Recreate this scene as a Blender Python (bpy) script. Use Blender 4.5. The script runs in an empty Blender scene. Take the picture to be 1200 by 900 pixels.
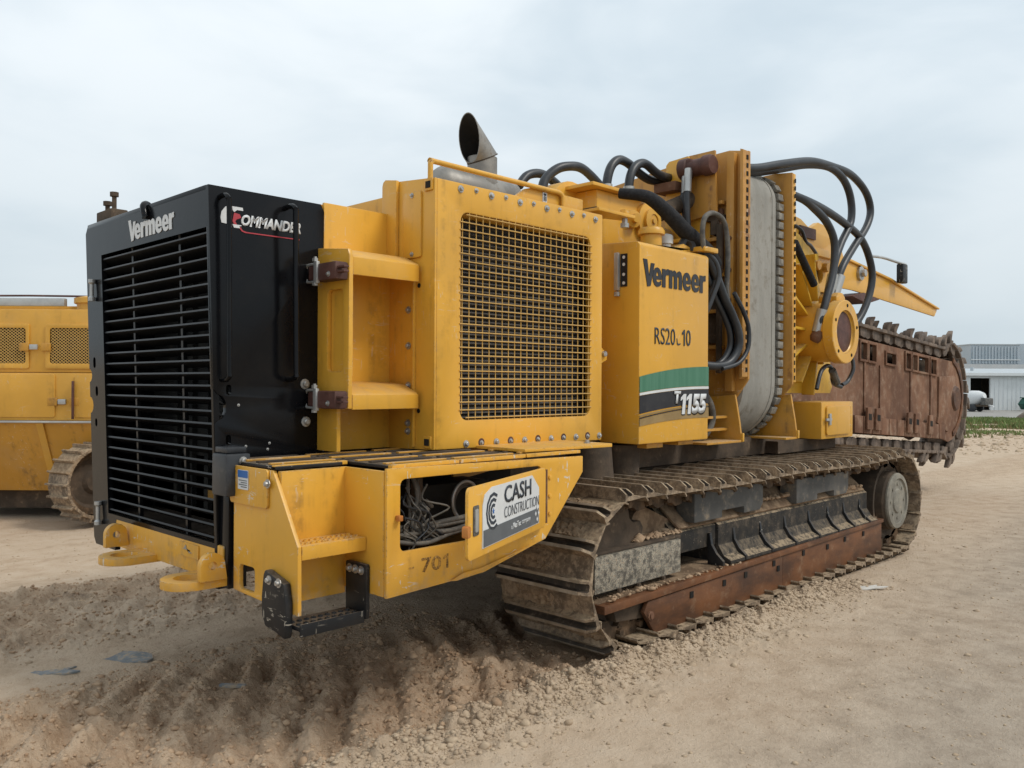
import bpy, bmesh, math, random
import numpy as np
from mathutils import Vector, Matrix
from mathutils.geometry import tessellate_polygon
random.seed(7); rng = np.random.default_rng(7)
S = bpy.context.scene; COL = S.collection
PI = math.pi; rad = math.radians

# ------------------------------------------------------------------ camera
YAW, PIT, ROL, FPX, EYE = rad(44.3), rad(.01), rad(-.3), 995.0, 1.65
fw = Vector((math.cos(PIT)*math.cos(YAW), math.cos(PIT)*math.sin(YAW), math.sin(PIT)))
rt0 = Vector((math.sin(YAW), -math.cos(YAW), 0)); dn0 = fw.cross(rt0)
rt = math.cos(ROL)*rt0 + math.sin(ROL)*dn0; dn = -math.sin(ROL)*rt0 + math.cos(ROL)*dn0
cam = bpy.data.objects.new('camera', bpy.data.cameras.new('camera')); COL.objects.link(cam)
cam.matrix_world = Matrix(((rt.x, -dn.x, -fw.x, 0), (rt.y, -dn.y, -fw.y, 0), (rt.z, -dn.z, -fw.z, EYE), (0, 0, 0, 1)))
cam.data.sensor_width = 36; cam.data.lens = FPX/1200*36
cam.data.clip_start = .05; cam.data.clip_end = 8000
S.camera = cam

# ------------------------------------------------------------------ world, sun, exposure
SUN_EL, SUN_AZ = rad(50), math.atan2(-1.0, .45)      # the sun stands to the right of and behind the camera
W = bpy.data.worlds.new('World'); S.world = W; W.use_nodes = True
nt = W.node_tree; nt.nodes.clear()
def N(nt, t, **kw):
    n = nt.nodes.new(t)
    for k, v in kw.items():
        if k.startswith('i_'):
            key = k[2:]; key = int(key) if key.isdigit() else key.replace('_', ' ')
            if hasattr(v, 'is_output') or isinstance(v, bpy.types.NodeSocket): nt.links.new(v, n.inputs[key])
            else: n.inputs[key].default_value = v
        else: setattr(n, k, v)
    return n
def mixc(nt, f, a, b, mode='MIX'):
    n = nt.nodes.new('ShaderNodeMix'); n.data_type = 'RGBA'; n.blend_type = mode
    for s, v in ((n.inputs[0], f), (n.inputs[6], a), (n.inputs[7], b)):
        if isinstance(v, bpy.types.NodeSocket): nt.links.new(v, s)
        else: s.default_value = (*v, 1) if isinstance(v, tuple) and len(v) == 3 else v
    return n.outputs[2]
def mth(nt, op, a, b=0.0, c=None, clamp=False):
    n = nt.nodes.new('ShaderNodeMath'); n.operation = op; n.use_clamp = clamp
    for i, v in enumerate((a, b) if c is None else (a, b, c)):
        if isinstance(v, bpy.types.NodeSocket): nt.links.new(v, n.inputs[i])
        else: n.inputs[i].default_value = v
    return n.outputs[0]
def ramp(nt, fac, lo, hi, a=0.0, b=1.0):
    n = nt.nodes.new('ShaderNodeMapRange'); n.interpolation_type = 'SMOOTHSTEP'
    nt.links.new(fac, n.inputs[0])
    for i, v in enumerate((lo, hi, a, b)): n.inputs[i+1].default_value = v
    return n.outputs[0]
def noise(nt, vec, scale, detail=4, rough=.55, stretch=None, dist=0):
    if stretch:
        m = N(nt, 'ShaderNodeMapping', i_Vector=vec); m.inputs['Scale'].default_value = stretch; vec = m.outputs[0]
    n = N(nt, 'ShaderNodeTexNoise', i_Vector=vec, i_Scale=scale, i_Detail=detail, i_Roughness=rough, i_Distortion=dist)
    return n.outputs[0]
sky = N(nt, 'ShaderNodeTexSky', sky_type='NISHITA', sun_disc=False)
sky.sun_elevation = SUN_EL; sky.sun_rotation = PI/2 - SUN_AZ; sky.air_density = 1.2; sky.dust_density = 3
tc = N(nt, 'ShaderNodeTexCoord'); dirv = tc.outputs['Generated']
sep = N(nt, 'ShaderNodeSeparateXYZ', i_0=dirv)
cl1 = noise(nt, dirv, 1.7, 4, .45, (1, 1, 2.2), .3)
cl2 = noise(nt, dirv, 4.2, 5, .5, (1, 1, 2.8), .3)
clf = mth(nt, 'ADD', mth(nt, 'MULTIPLY', cl1, .65), mth(nt, 'MULTIPLY', cl2, .35))
clm = ramp(nt, clf, .36, .64)
el = ramp(nt, sep.outputs[2], 0.0, .42)
lowc = mixc(nt, clm, (5.2, 6.1, 6.7), (6.2, 6.95, 7.4))
highc = mixc(nt, clm, (6.3, 7.3, 8.0), (8.5, 9.1, 9.5))
cloud = mixc(nt, el, lowc, highc)
fac = ramp(nt, clf, .3, .6, .86, .96)
skyc = mixc(nt, fac, sky.outputs[0], cloud)
bg = N(nt, 'ShaderNodeBackground', i_Color=skyc, i_Strength=.1)
out = N(nt, 'ShaderNodeOutputWorld', i_Surface=bg.outputs[0])

sun = bpy.data.objects.new('sun', bpy.data.lights.new('sun', 'SUN')); COL.objects.link(sun)
sun.data.energy = 1.55; sun.data.angle = rad(14); sun.data.color = (1, .95, .87)
sd = Vector((math.cos(SUN_EL)*math.cos(SUN_AZ), math.cos(SUN_EL)*math.sin(SUN_AZ), math.sin(SUN_EL)))
sun.rotation_euler = sd.to_track_quat('Z', 'Y').to_euler()
S.view_settings.view_transform = 'Standard'; S.view_settings.look = 'None'
S.view_settings.gamma = 1; S.view_settings.use_curve_mapping = False; S.view_settings.exposure = 0.16

# ------------------------------------------------------------------ materials
def newmat(name):
    m = bpy.data.materials.new(name); m.use_nodes = True
    nt = m.node_tree; b = nt.nodes['Principled BSDF']
    return m, nt, b
def setc(nt, b, col, rough=None, bump=None, bstr=.2, bdist=.01, metal=0, spec=.5):
    for k, v in (('Base Color', col), ('Roughness', rough), ('Metallic', metal), ('Specular IOR Level', spec)):
        if v is None: continue
        if isinstance(v, bpy.types.NodeSocket): nt.links.new(v, b.inputs[k])
        else: b.inputs[k].default_value = (*v, 1) if isinstance(v, tuple) else v
    if bump is not None:
        bp = N(nt, 'ShaderNodeBump', i_Height=bump, i_Strength=bstr, i_Distance=bdist)
        nt.links.new(bp.outputs[0], b.inputs['Normal'])
DUST = (.40, .31, .21)
def paint(name, col, rough=.42, dust=.55, grime=.35, scratch=.0, var=.12, dcol=DUST, low=None, gcol=(.10, .055, .02), spec=.45, edge=0):
    m, nt, b = newmat(name)
    g = N(nt, 'ShaderNodeNewGeometry'); p = g.outputs['Position']
    n1 = noise(nt, p, 1.3, 5); n2 = noise(nt, p, 14, 6, .62); st = noise(nt, p, 9, 4, .6, (1, 1, .09))
    n3 = noise(nt, p, 90, 3, .6)
    c = mixc(nt, ramp(nt, n1, .3, .7), tuple(x*(1-var) for x in col), tuple(min(1, x*(1+var)) for x in col))
    # runs and grime washed down the sheet metal
    gm = mth(nt, 'MULTIPLY', ramp(nt, st, .5, .74), ramp(nt, n2, .38, .66))
    c = mixc(nt, mth(nt, 'MULTIPLY', gm, grime), c, gcol)
    # thin film of dust, thicker on top faces
    nz = N(nt, 'ShaderNodeSeparateXYZ', i_0=g.outputs['True Normal']).outputs[2]
    up = mth(nt, 'MULTIPLY', ramp(nt, nz, .3, .95), ramp(nt, n2, .3, .6, .35, 1))
    film = ramp(nt, noise(nt, p, 3.2, 7, .65), .45, .75, 0, .25)
    d = mth(nt, 'MULTIPLY', mth(nt, 'MAXIMUM', up, film), dust, clamp=True)
    if low:                                             # splashed mud near the ground
        z = N(nt, 'ShaderNodeSeparateXYZ', i_0=p).outputs[2]
        lo = mth(nt, 'MULTIPLY', ramp(nt, z, low[0], low[1], 1, 0), ramp(nt, n2, .42, .62))
        d = mth(nt, 'MAXIMUM', d, mth(nt, 'MULTIPLY', lo, low[2]))
    c = mixc(nt, d, c, dcol)
    if scratch:
        s1 = noise(nt, p, 26, 3, .7, (.35, .35, 1.6), .8); s2 = noise(nt, p, 55, 2, .5, (1, 1, .25))
        mk = ramp(nt, noise(nt, p, 2.6, 3), .46, .60)
        sc = mth(nt, 'MULTIPLY', mth(nt, 'MAXIMUM', ramp(nt, s1, .63, .655), ramp(nt, s2, .665, .685)), mk)
        c = mixc(nt, mth(nt, 'MULTIPLY', sc, scratch), c, (.62, .56, .46))
    # paint worn off along the edges
    if edge:
        bv = N(nt, 'ShaderNodeBevel', samples=4); bv.inputs['Radius'].default_value = .009
        dt = N(nt, 'ShaderNodeVectorMath', operation='DOT_PRODUCT', i_0=bv.outputs[0], i_1=g.outputs['True Normal']).outputs['Value']
        ew = mth(nt, 'MULTIPLY', ramp(nt, dt, .985, .90), ramp(nt, noise(nt, p, 17, 5, .7), .47, .60))
        c = mixc(nt, mth(nt, 'MULTIPLY', ew, edge), c, mixc(nt, ramp(nt, n3, .42, .58), (.11, .06, .035), (.46, .36, .24)))
    # small chips
    ch = mth(nt, 'MULTIPLY', ramp(nt, n3, .735, .75), .7)
    c = mixc(nt, ch, c, (.09, .05, .03))
    r = mth(nt, 'ADD', rough, mth(nt, 'MULTIPLY', d, .45), clamp=True)
    hb = mth(nt, 'ADD', mth(nt, 'MULTIPLY', n1, .6), mth(nt, 'MULTIPLY', n2, .1))
    setc(nt, b, c, r, hb, .09, .03, 0, spec)
    return m
def mottled(name, c1, c2, c3, scale=6, rough=.8, t=(.4, .6), t3=(.55, .7), bump=.3, coord='pos', metal=0, spec=.3, stretch=None, sparkle=None, settle=0):
    m, nt, b = newmat(name)
    if coord == 'pos': p = N(nt, 'ShaderNodeNewGeometry').outputs['Position']
    else:
        oi = N(nt, 'ShaderNodeObjectInfo'); t_ = N(nt, 'ShaderNodeTexCoord')
        p = N(nt, 'ShaderNodeVectorMath', operation='ADD', i_0=t_.outputs['Object'], i_1=N(nt, 'ShaderNodeVectorMath', operation='SCALE', i_0=oi.outputs['Location'], i_3=3.7).outputs[0]).outputs[0]
    a = noise(nt, p, scale, 7, .65, stretch); d = noise(nt, p, scale*3.1, 6, .7); e = noise(nt, p, scale*9, 4, .6)
    c = mixc(nt, ramp(nt, a, *t), c1, c2)
    c = mixc(nt, ramp(nt, mth(nt, 'ADD', mth(nt, 'MULTIPLY', d, .7), mth(nt, 'MULTIPLY', a, .3)), *t3), c, c3)
    if sparkle:
        c = mixc(nt, ramp(nt, e, sparkle[0], sparkle[0]+.03), c, sparkle[1])
    if settle:                                          # sand lying on whatever faces up
        nz = N(nt, 'ShaderNodeSeparateXYZ', i_0=N(nt, 'ShaderNodeNewGeometry').outputs['True Normal']).outputs[2]
        f = mth(nt, 'MULTIPLY', ramp(nt, nz, .35, .9), ramp(nt, d, .34, .60))
        c = mixc(nt, mth(nt, 'MULTIPLY', f, settle), c, (.41, .31, .20))
    h = mth(nt, 'ADD', mth(nt, 'MULTIPLY', d, .7), mth(nt, 'MULTIPLY', e, .3))
    setc(nt, b, c, rough, h, bump, .012, metal, spec)
    return m
YEL = (.70, .365, .042)
M = {}
M['yellow'] = paint('yellow_paint', YEL, .34, .32, .36, .3, var=.09, edge=.6)
M['yellow_worn'] = paint('worn_yellow_paint', YEL, .38, .36, .5, 1.0, low=(.6, .9, .42), var=.09, edge=.85)
M['yellow_dusty'] = paint('dusty_yellow_paint', (.56, .275, .033), .46, .7, .7, .4)
M['yellow_rusty'] = paint('rust_streaked_yellow_paint', (.50, .245, .045), .5, .6, .95, .4, gcol=(.17, .07, .03))
M['yellow_lime'] = paint('greenish_yellow_paint', (.62, .36, .03), .42, .45, .6, .3)
M['yellow_mesh'] = paint('grille_yellow_paint', (.60, .36, .09), .5, .6, .3)
M['yellow_far'] = paint('faded_yellow_paint', (.66, .35, .05), .45, .45, .3, .3)
M['black'] = paint('black_gloss_paint', (.005, .0055, .007), .17, .045, .0, .0, gcol=(.02, .02, .02), spec=.2)
M['slat'] = paint('dusty_black_paint', (.006, .0065, .0075), .36, .12, .0, .0, dcol=(.2, .18, .15), spec=.25)
M['blackmat'] = paint('black_worn_metal', (.012, .013, .015), .45, .5, .0, .6, dcol=(.25, .19, .13), spec=.3)
M['core'] = mottled('radiator_core_dust', (.014, .014, .014), (.028, .026, .022), (.06, .048, .035), 4, .8, bump=.1)
M['rubber'] = mottled('hose_rubber', (.018, .020, .024), (.03, .033, .038), (.085, .08, .075), 5, .42, t3=(.56, .75), bump=.08, spec=.5)
M['sleeve'] = mottled('woven_hose_sleeve', (.010, .010, .012), (.02, .02, .022), (.05, .048, .045), 40, .8, bump=.3)
M['steel'] = mottled('track_steel', (.115, .084, .057), (.225, .16, .104), (.38, .285, .19), 9, .66, (.34, .62), (.44, .62), .6, 'obj', .12, .5, settle=.85)
M['shadesteel'] = mottled('shaded_groove_steel', (.05, .040, .031), (.09, .068, .05), (.26, .195, .135), 9, .6, (.35, .65), (.52, .72), .3, 'obj', .2, .4)
M['edge'] = mottled('worn_bright_steel', (.32, .26, .19), (.44, .37, .29), (.48, .39, .29), 9, .5, bump=.3, coord='obj', metal=.5)
M['cake'] = mottled('caked_soil', (.25, .175, .11), (.37, .27, .175), (.46, .355, .245), 22, .95, bump=1.0, coord='obj')
M['chain'] = mottled('greasy_chain_steel', (.055, .035, .02), (.13, .08, .045), (.3, .22, .14), 8, .7, bump=.5)
M['rust'] = mottled('rusty_plate', (.13, .06, .035), (.19, .10, .06), (.28, .19, .125), 3, .78, (.35, .65), (.52, .72), .35, stretch=(1, 1, .5), sparkle=(.72, (.06, .03, .02)))
M['rustbeam'] = mottled('rust_brown_beam', (.065, .032, .019), (.19, .078, .032), (.28, .185, .115), 2.6, .55, (.34, .66), (.52, .74), .3, stretch=(.5, 1, 1.4))
M['boomrust'] = mottled('boom_rust', (.125, .062, .037), (.245, .125, .073), (.31, .215, .15), 2.2, .85, (.34, .66), (.46, .70), .5, stretch=(1, 1, .6))
M['tooth'] = mottled('tooth_steel', (.11, .085, .068), (.20, .15, .115), (.30, .23, .17), 5, .7, bump=.4, coord='obj')
M['scraped'] = mottled('scraped_white_paint', (.10, .09, .075), (.38, .345, .275), (.36, .21, .10), 30, .75, (.36, .60), (.53, .64), .3, sparkle=(.55, (.06, .055, .05)))
M['blackdirt'] = mottled('black_frame_specks', (.020, .019, .018), (.055, .045, .035), (.20, .155, .11), 8, .75, (.38, .70), (.50, .80), .35, sparkle=(.68, (.36, .31, .24)), settle=.8)
M['greyblock'] = mottled('grey_block_steel', (.075, .075, .073), (.125, .12, .112), (.30, .24, .17), 4, .6, t3=(.5, .72), bump=.2)
M['hub'] = mottled('dusty_hub_steel', (.19, .175, .145), (.27, .25, .205), (.37, .30, .22), 6, .75, bump=.3)
M['dirtfloor'] = mottled('packed_dirt_ledge', (.16, .105, .065), (.29, .20, .125), (.40, .29, .19), 9, .95, bump=.8)
M['belt'] = mottled('grey_rubber_belt', (.24, .23, .205), (.345, .33, .295), (.19, .165, .13), 3.2, .85, (.3, .7), (.50, .70), .4, stretch=(1.2, 1.2, .25))
M['cleat'] = mottled('dusty_belt_cleat', (.15, .14, .125), (.29, .27, .23), (.08, .075, .07), 11, .9, bump=.4)
M['galv'] = mottled('weathered_aluminium', (.42, .42, .41), (.52, .52, .50), (.33, .31, .28), 3, .42, bump=.08, metal=.55, spec=.5)
M['pipe'] = mottled('dull_exhaust_steel', (.20, .19, .175), (.29, .275, .25), (.17, .13, .095), 5, .5, bump=.1, metal=.4, spec=.4)
M['bolt'] = mottled('zinc_bolt', (.36, .35, .33), (.5, .49, .47), (.28, .22, .16), 30, .4, bump=.1, coord='obj', metal=.7)
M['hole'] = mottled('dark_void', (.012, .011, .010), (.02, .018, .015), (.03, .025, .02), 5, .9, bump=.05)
M['brown'] = mottled('primer_brown_motor', (.075, .035, .028), (.11, .05, .04), (.16, .10, .075), 8, .55, bump=.2)
M['mud'] = mottled('dark_underbody', (.06, .045, .033), (.10, .072, .05), (.22, .155, .10), 4, .9, bump=.5)
M['white'] = mottled('white_vinyl', (.62, .63, .63), (.68, .69, .69), (.58, .57, .54), 5, .45, t3=(.6, .8), bump=.03)
M['decal_grey'] = mottled('grey_vinyl', (.105, .115, .125), (.125, .135, .145), (.15, .15, .145), 5, .45, bump=.02)
M['ink'] = mottled('dark_print', (.03, .04, .055), (.04, .05, .065), (.06, .065, .07), 9, .5, bump=.02)
M['decal_black'] = mottled('black_vinyl', (.018, .018, .022), (.028, .028, .032), (.05, .045, .04), 4, .35, bump=.02)
M['decal_green'] = mottled('green_vinyl', (.055, .175, .105), (.075, .205, .13), (.10, .22, .15), 4, .4, bump=.02, stretch=(4, 4, .3))
M['decal_gold'] = mottled('gold_vinyl', (.27, .18, .075), (.32, .215, .09), (.24, .17, .09), 4, .5, bump=.02)
M['red'] = mottled('red_vinyl', (.40, .045, .06), (.46, .06, .075), (.4, .1, .1), 5, .45, bump=.02)
M['blue'] = mottled('blue_vinyl', (.03, .12, .36), (.04, .14, .40), (.08, .18, .4), 5, .45, bump=.02)
M['stencil'] = mottled('worn_black_stencil', (.13, .075, .025), (.24, .13, .04), (.52, .28, .06), 34, .7, (.35, .6), (.46, .56), .02)
M['cable'] = mottled('grey_cable', (.075, .07, .062), (.14, .128, .11), (.30, .25, .19), 12, .7, bump=.2)
M['orange_strap'] = mottled('orange_latch', (.42, .14, .03), (.5, .2, .05), (.3, .12, .05), 9, .6, bump=.1)

# ------------------------------------------------------------------ mesh building
ORG = Vector((0, 0, 0))
class MB:
    def __init__(s): s.v = []; s.f = []; s.m = []
    def add(s, vs, fs, mi=0):
        o = len(s.v); s.v += [tuple(v) for v in vs]; s.f += [tuple(i+o for i in f) for f in fs]; s.m += [mi]*len(fs); return s
    def box(s, x0, x1, y0, y1, z0, z1, mi=0):
        vs = [(x, y, z) for x in (x0, x1) for y in (y0, y1) for z in (z0, z1)]
        return s.add(vs, [(0, 1, 3, 2), (4, 6, 7, 5), (0, 4, 5, 1), (2, 3, 7, 6), (0, 2, 6, 4), (1, 5, 7, 3)], mi)
    def prism(s, poly, axis, a, b, holes=(), mi=0):
        def mk(p, t): return {'X': (t, p[0], p[1]), 'Y': (p[0], t, p[1]), 'Z': (p[0], p[1], t)}[axis]
        loops = [list(poly)] + [list(h) for h in holes]
        flat = [p for l in loops for p in l]; n = len(flat)
        vs = [mk(p, a) for p in flat] + [mk(p, b) for p in flat]
        fs = []
        if holes:
            for t in tessellate_polygon([[Vector((p[0], p[1], 0)) for p in l] for l in loops]):
                fs.append(tuple(t)); fs.append(tuple(i+n for i in reversed(t)))
        else:
            fs.append(tuple(range(n))); fs.append(tuple(range(2*n-1, n-1, -1)))
        k = 0
        for l in loops:
            for i in range(len(l)):
                j = (i+1) % len(l); fs.append((k+i, k+j, n+k+j, n+k+i))
            k += len(l)
        return s.add(vs, fs, mi)
    def tube(s, pts, r, n=8, steps=6, closed=False, mi=0):
        P = [Vector(p) for p in pts]
        if steps > 1 and len(P) > 2:
            Q = []
            for i in range(len(P)-1):
                p0 = P[max(i-1, 0)]; p1 = P[i]; p2 = P[i+1]; p3 = P[min(i+2, len(P)-1)]
                for k in range(steps):
                    t = k/steps
                    Q.append(.5*((2*p1)+(p2-p0)*t+(2*p0-5*p1+4*p2-p3)*t*t+(3*p1-p0-3*p2+p3)*t**3))
            Q.append(P[-1]); P = Q
        R = r if callable(r) else (lambda t: r)
        vs = []; up = None
        for i, p in enumerate(P):
            d = (P[min(i+1, len(P)-1)]-P[max(i-1, 0)]).normalized()
            if up is None: up = d.orthogonal().normalized()
            up = (up - d*up.dot(d)).normalized(); w = d.cross(up)
            rr = R(i/max(1, len(P)-1))
            for k in range(n):
                a = 2*PI*k/n; vs.append(p+(up*math.cos(a)+w*math.sin(a))*rr)
        fs = [(i*n+k, i*n+(k+1) % n, (i+1)*n+(k+1) % n, (i+1)*n+k) for i in range(len(P)-1) for k in range(n)]
        fs += [tuple(range(n))[::-1], tuple(range((len(P)-1)*n, len(P)*n))]
        return s.add(vs, fs, mi)
    def lathe(s, c, axis, prof, n=28, mi=0):
        """prof: (radius, distance along axis); closed solid"""
        A = Vector(axis).normalized(); U = A.orthogonal().normalized(); V = A.cross(U); c = Vector(c)
        vs = []; fs = []
        for r, h in prof:
            for k in range(n):
                a = 2*PI*k/n; vs.append(c+A*h+(U*math.cos(a)+V*math.sin(a))*max(r, 1e-4))
        for i in range(len(prof)-1):
            for k in range(n): fs.append((i*n+k, i*n+(k+1) % n, (i+1)*n+(k+1) % n, (i+1)*n+k))
        fs += [tuple(range(n))[::-1], tuple(range((len(prof)-1)*n, len(prof)*n))]
        return s.add(vs, fs, mi)
    def cyl(s, p0, p1, r0, r1=None, n=16, mi=0):
        p0 = Vector(p0); p1 = Vector(p1)
        return s.lathe(p0, p1-p0, [(r0, 0), (r0 if r1 is None else r1, (p1-p0).length)], n, mi)
    def mesh(s, name, mats, smooth=35, bev=0):
        me = bpy.data.meshes.new(name)
        me.from_pydata([tuple(Vector(v)-ORG) for v in s.v], [], s.f)
        if not isinstance(mats, (list, tuple)): mats = [mats]
        for m in mats: me.materials.append(M[m] if isinstance(m, str) else m)
        if len(mats) > 1: me.polygons.foreach_set('material_index', s.m)
        bm = bmesh.new(); bm.from_mesh(me); bmesh.ops.recalc_face_normals(bm, faces=bm.faces)
        if bev:
            es = [e for e in bm.edges if len(e.link_faces) == 2 and e.calc_face_angle(0) > rad(30)]
            try: bmesh.ops.bevel(bm, geom=es, offset=bev, segments=2, profile=.6, affect='EDGES', clamp_overlap=True)
            except Exception: pass
        bm.to_mesh(me); bm.free()
        me.shade_smooth(); me.set_sharp_from_angle(angle=rad(smooth)); me.update()
        return me
    def build(s, name, mats, parent=None, bev=0, smooth=35):
        return link(name, s.mesh(name, mats, smooth, bev), parent)
def link(name, me, parent=None):
    o = bpy.data.objects.new(name, me); COL.objects.link(o)
    if parent: o.parent = parent
    return o
def thing(name, loc, label, cat, rz=0, group=None):
    global ORG
    o = bpy.data.objects.new(name, None); COL.objects.link(o); o.location = loc; o.rotation_euler = (0, 0, rz)
    o['label'] = label; o['category'] = cat
    if group: o['group'] = group
    o.empty_display_size = .2
    return o
def tag(o, label, cat, group=None):
    o['label'] = label; o['category'] = cat
    if group: o['group'] = group
    return o
def lrect(x0, x1, y0, y1, r=0, n=4, skew=None):
    if r <= 0: return [(x0, y0), (x1, y0), (x1, y1), (x0, y1)]
    P = []
    for cx, cy, a0 in ((x1-r, y0+r, -90), (x1-r, y1-r, 0), (x0+r, y1-r, 90), (x0+r, y0+r, 180)):
        for k in range(n+1):
            a = rad(a0+90*k/n); P.append((cx+r*math.cos(a), cy+r*math.sin(a)))
    return P
def circ(x, y, r, n=14, ry=None): return [(x+r*math.cos(2*PI*k/n), y+(ry or r)*math.sin(2*PI*k/n)) for k in range(n)]
def put(me, name, parent, loc, rot=None):
    o = bpy.data.objects.new(name, me); COL.objects.link(o); o.parent = parent
    o.location = Vector(loc)-ORG
    if rot: o.rotation_euler = rot
    return o
def unshift(fn):
    """build a shared mesh round its own origin"""
    global ORG
    k = ORG; ORG = Vector((0, 0, 0)); me = fn(); ORG = k; return me
def text(s, O, u, v, n, w, h, mat, parent, name='lettering', off=0.0, shear=0, depth=.003, res=3, proud=.0):
    """flat lettering of width w, height h from the lower left point O, along u and v, standing proud along n"""
    cu = bpy.data.curves.new('t', 'FONT'); cu.body = s; cu.offset = off; cu.shear = shear; cu.resolution_u = res
    o = bpy.data.objects.new('t', cu); COL.objects.link(o)
    dg = bpy.context.evaluated_depsgraph_get(); dg.update()
    me = bpy.data.meshes.new_from_object(o.evaluated_get(dg)); bpy.data.objects.remove(o); bpy.data.curves.remove(cu)
    co = np.zeros(len(me.vertices)*3); me.vertices.foreach_get('co', co); co = co.reshape(-1, 3)
    lo = co.min(0); hi = co.max(0); q = (co-lo)/np.maximum(hi-lo, 1e-6)
    O = Vector(O); u = Vector(u).normalized()*w; v = Vector(v).normalized()*h; n = Vector(n).normalized()
    base = np.array(O-ORG+n*(proud+depth)); P = base+q[:, :1]*np.array(u)+q[:, 1:2]*np.array(v)
    bm = bmesh.new()
    me.vertices.foreach_set('co', P.ravel()); bm.from_mesh(me)
    r = bmesh.ops.extrude_face_region(bm, geom=bm.faces[:])
    nv = [e for e in r['geom'] if isinstance(e, bmesh.types.BMVert)]
    bmesh.ops.translate(bm, verts=nv, vec=-n*depth)
    bmesh.ops.recalc_face_normals(bm, faces=bm.faces)
    bm.to_mesh(me); bm.free(); me.materials.clear(); me.materials.append(M[mat]); me.name = name
    return link(name, me, parent)

def figure_one(O, w, h, mat, par, lean=0.0, proud=0.0, y=None, bold=.42, name='number_lettering'):
    """figure 1 with a flag, standing on a face that looks along -y"""
    x, y_, z = O; s = lambda a, b: (x+a*w+lean*b*h, z+b*h)
    return MB().prism([s(1-bold, 0), s(1, 0), s(1, 1), s(1-bold*.8, 1), s(0, .80), s(0, .66), s(1-bold, .76)], 'Y', y_-.003-proud, y_-proud).build(name, mat, par)
GL = {'V': ([(0, 1.0), (.25, 1.0), (.375, .36), (.49, .88), (.72, .88), (.47, -.02), (.27, -.06)], None, .60),
      'e': ([(.57, .28), (.57, .45), (.51, .62), (.41, .72), (.285, .75), (.15, .71), (.045, .58), (0, .38), (.03, .19), (.12, .05), (.27, -.02), (.43, .01), (.545, .08), (.535, .25), (.43, .185), (.325, .165), (.25, .20), (.22, .28)], [(.22, .41), (.365, .41), (.355, .51), (.295, .575), (.24, .52)], .605),
      'r': ([(0, 0), (.225, 0), (.225, .42), (.28, .51), (.43, .51), (.43, .75), (.31, .745), (.225, .66), (.225, .73), (0, .73)], None, .455),
      'm': ([(0, 0), (.22, 0), (.22, .45), (.255, .52), (.305, .52), (.33, .46), (.33, 0), (.55, 0), (.55, .45), (.585, .52), (.635, .52), (.66, .46), (.66, 0), (.88, 0), (.88, .55), (.81, .70), (.69, .75), (.57, .70), (.505, .63), (.45, .71), (.34, .75), (.26, .70), (.22, .64), (.22, .73), (0, .73)], None, .925)}
def heavy_text(s, O, u, v, n, w, h, mat, par, depth=.003):
    """heavy rounded maker's lettering, each letter its own flat piece"""
    O = Vector(O); u = Vector(u).normalized(); v = Vector(v).normalized(); n = Vector(n).normalized()
    adv = sum(GL[c][2] for c in s); k = w/adv; x = 0
    for c in s:
        po, ho, a = GL[c]; b = MB(); b.prism([(x+p[0], p[1]) for p in po], 'Z', 0, 1, [[(x+p[0], p[1]) for p in ho]] if ho else ())
        b.v = [tuple(O+u*(q[0]*k)+v*(q[1]*h)+n*(q[2]*depth)) for q in b.v]
        b.build('letter', mat, par); x += a
# ------------------------------------------------------------------ ground
def hashn(i, j, s):
    h = (i.astype(np.int64)*374761393 + j.astype(np.int64)*668265263 + s*982451653) & 0x7fffffff
    h = ((h ^ (h >> 13))*1274126177) & 0x7fffffff
    return ((h ^ (h >> 16)) & 0xffff)/65535.0
def vnoise(x, y, s=0):
    i = np.floor(x); j = np.floor(y); fx = x-i; fy = y-j; fx = fx*fx*(3-2*fx); fy = fy*fy*(3-2*fy)
    a = hashn(i, j, s); b = hashn(i+1, j, s); c = hashn(i, j+1, s); d = hashn(i+1, j+1, s)
    return (a+(b-a)*fx)*(1-fy)+(c+(d-c)*fx)*fy
def fbm(x, y, o=4, s=0, g=.5):
    t = 0; a = 1; n = 0
    for k in range(o):
        t = t+a*vnoise(x*2**k+17.3*k, y*2**k-9.1*k, s+k); n += a; a *= g
    return t/n*2-1
def sst(e0, e1, x):
    t = np.clip((x-e0)/(e1-e0), 0, 1); return t*t*(3-2*t)
def strips(x, y):
    wob = .16*fbm(x*.9, y*.2, 3, 5); y1 = y+wob
    rut1 = sst(3.0, 3.16, y1)*(1-sst(4.15, 4.6, y1-.38*np.clip(2.9-x, 0, 2.4)))*(1-sst(4.3, 4.9, x))
    rut2 = sst(5.55, 5.85, y1)*(1-sst(7.0, 7.5, y1))*(1-sst(4.3, 4.9, x))
    wind = np.exp(-((y1-2.95)/.10)**2)*(1-sst(6.2, 7.2, x))*sst(-.5, .6, x)
    apron = sst(2.45, 2.75, y1+.2*fbm(x*1.7, y*1.7, 3, 8))*(1-sst(3.0, 3.2, y1))*(1-sst(6.0, 8.5, x))
    return rut1, rut2, wind, apron
def soil(x, y):
    r1, r2, w, ap = strips(x, y)
    n = fbm(x*1.3, y*1.3, 5, 31)
    r1 = np.where(x > 0, r1, r1*sst(-3, 0, x)); 
    return np.clip(r1*(.95+.5*n)+r2*(.72+.7*n)+w*.5+.42*sst(4.2, 4.6, y)*(1-sst(5.6, 5.9, y))*sst(.6, 2.2, x)+.12*n*(1-r1), 0, 1), ap  # middle strip: brown put in to warm the shaded ground under the machine
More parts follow.
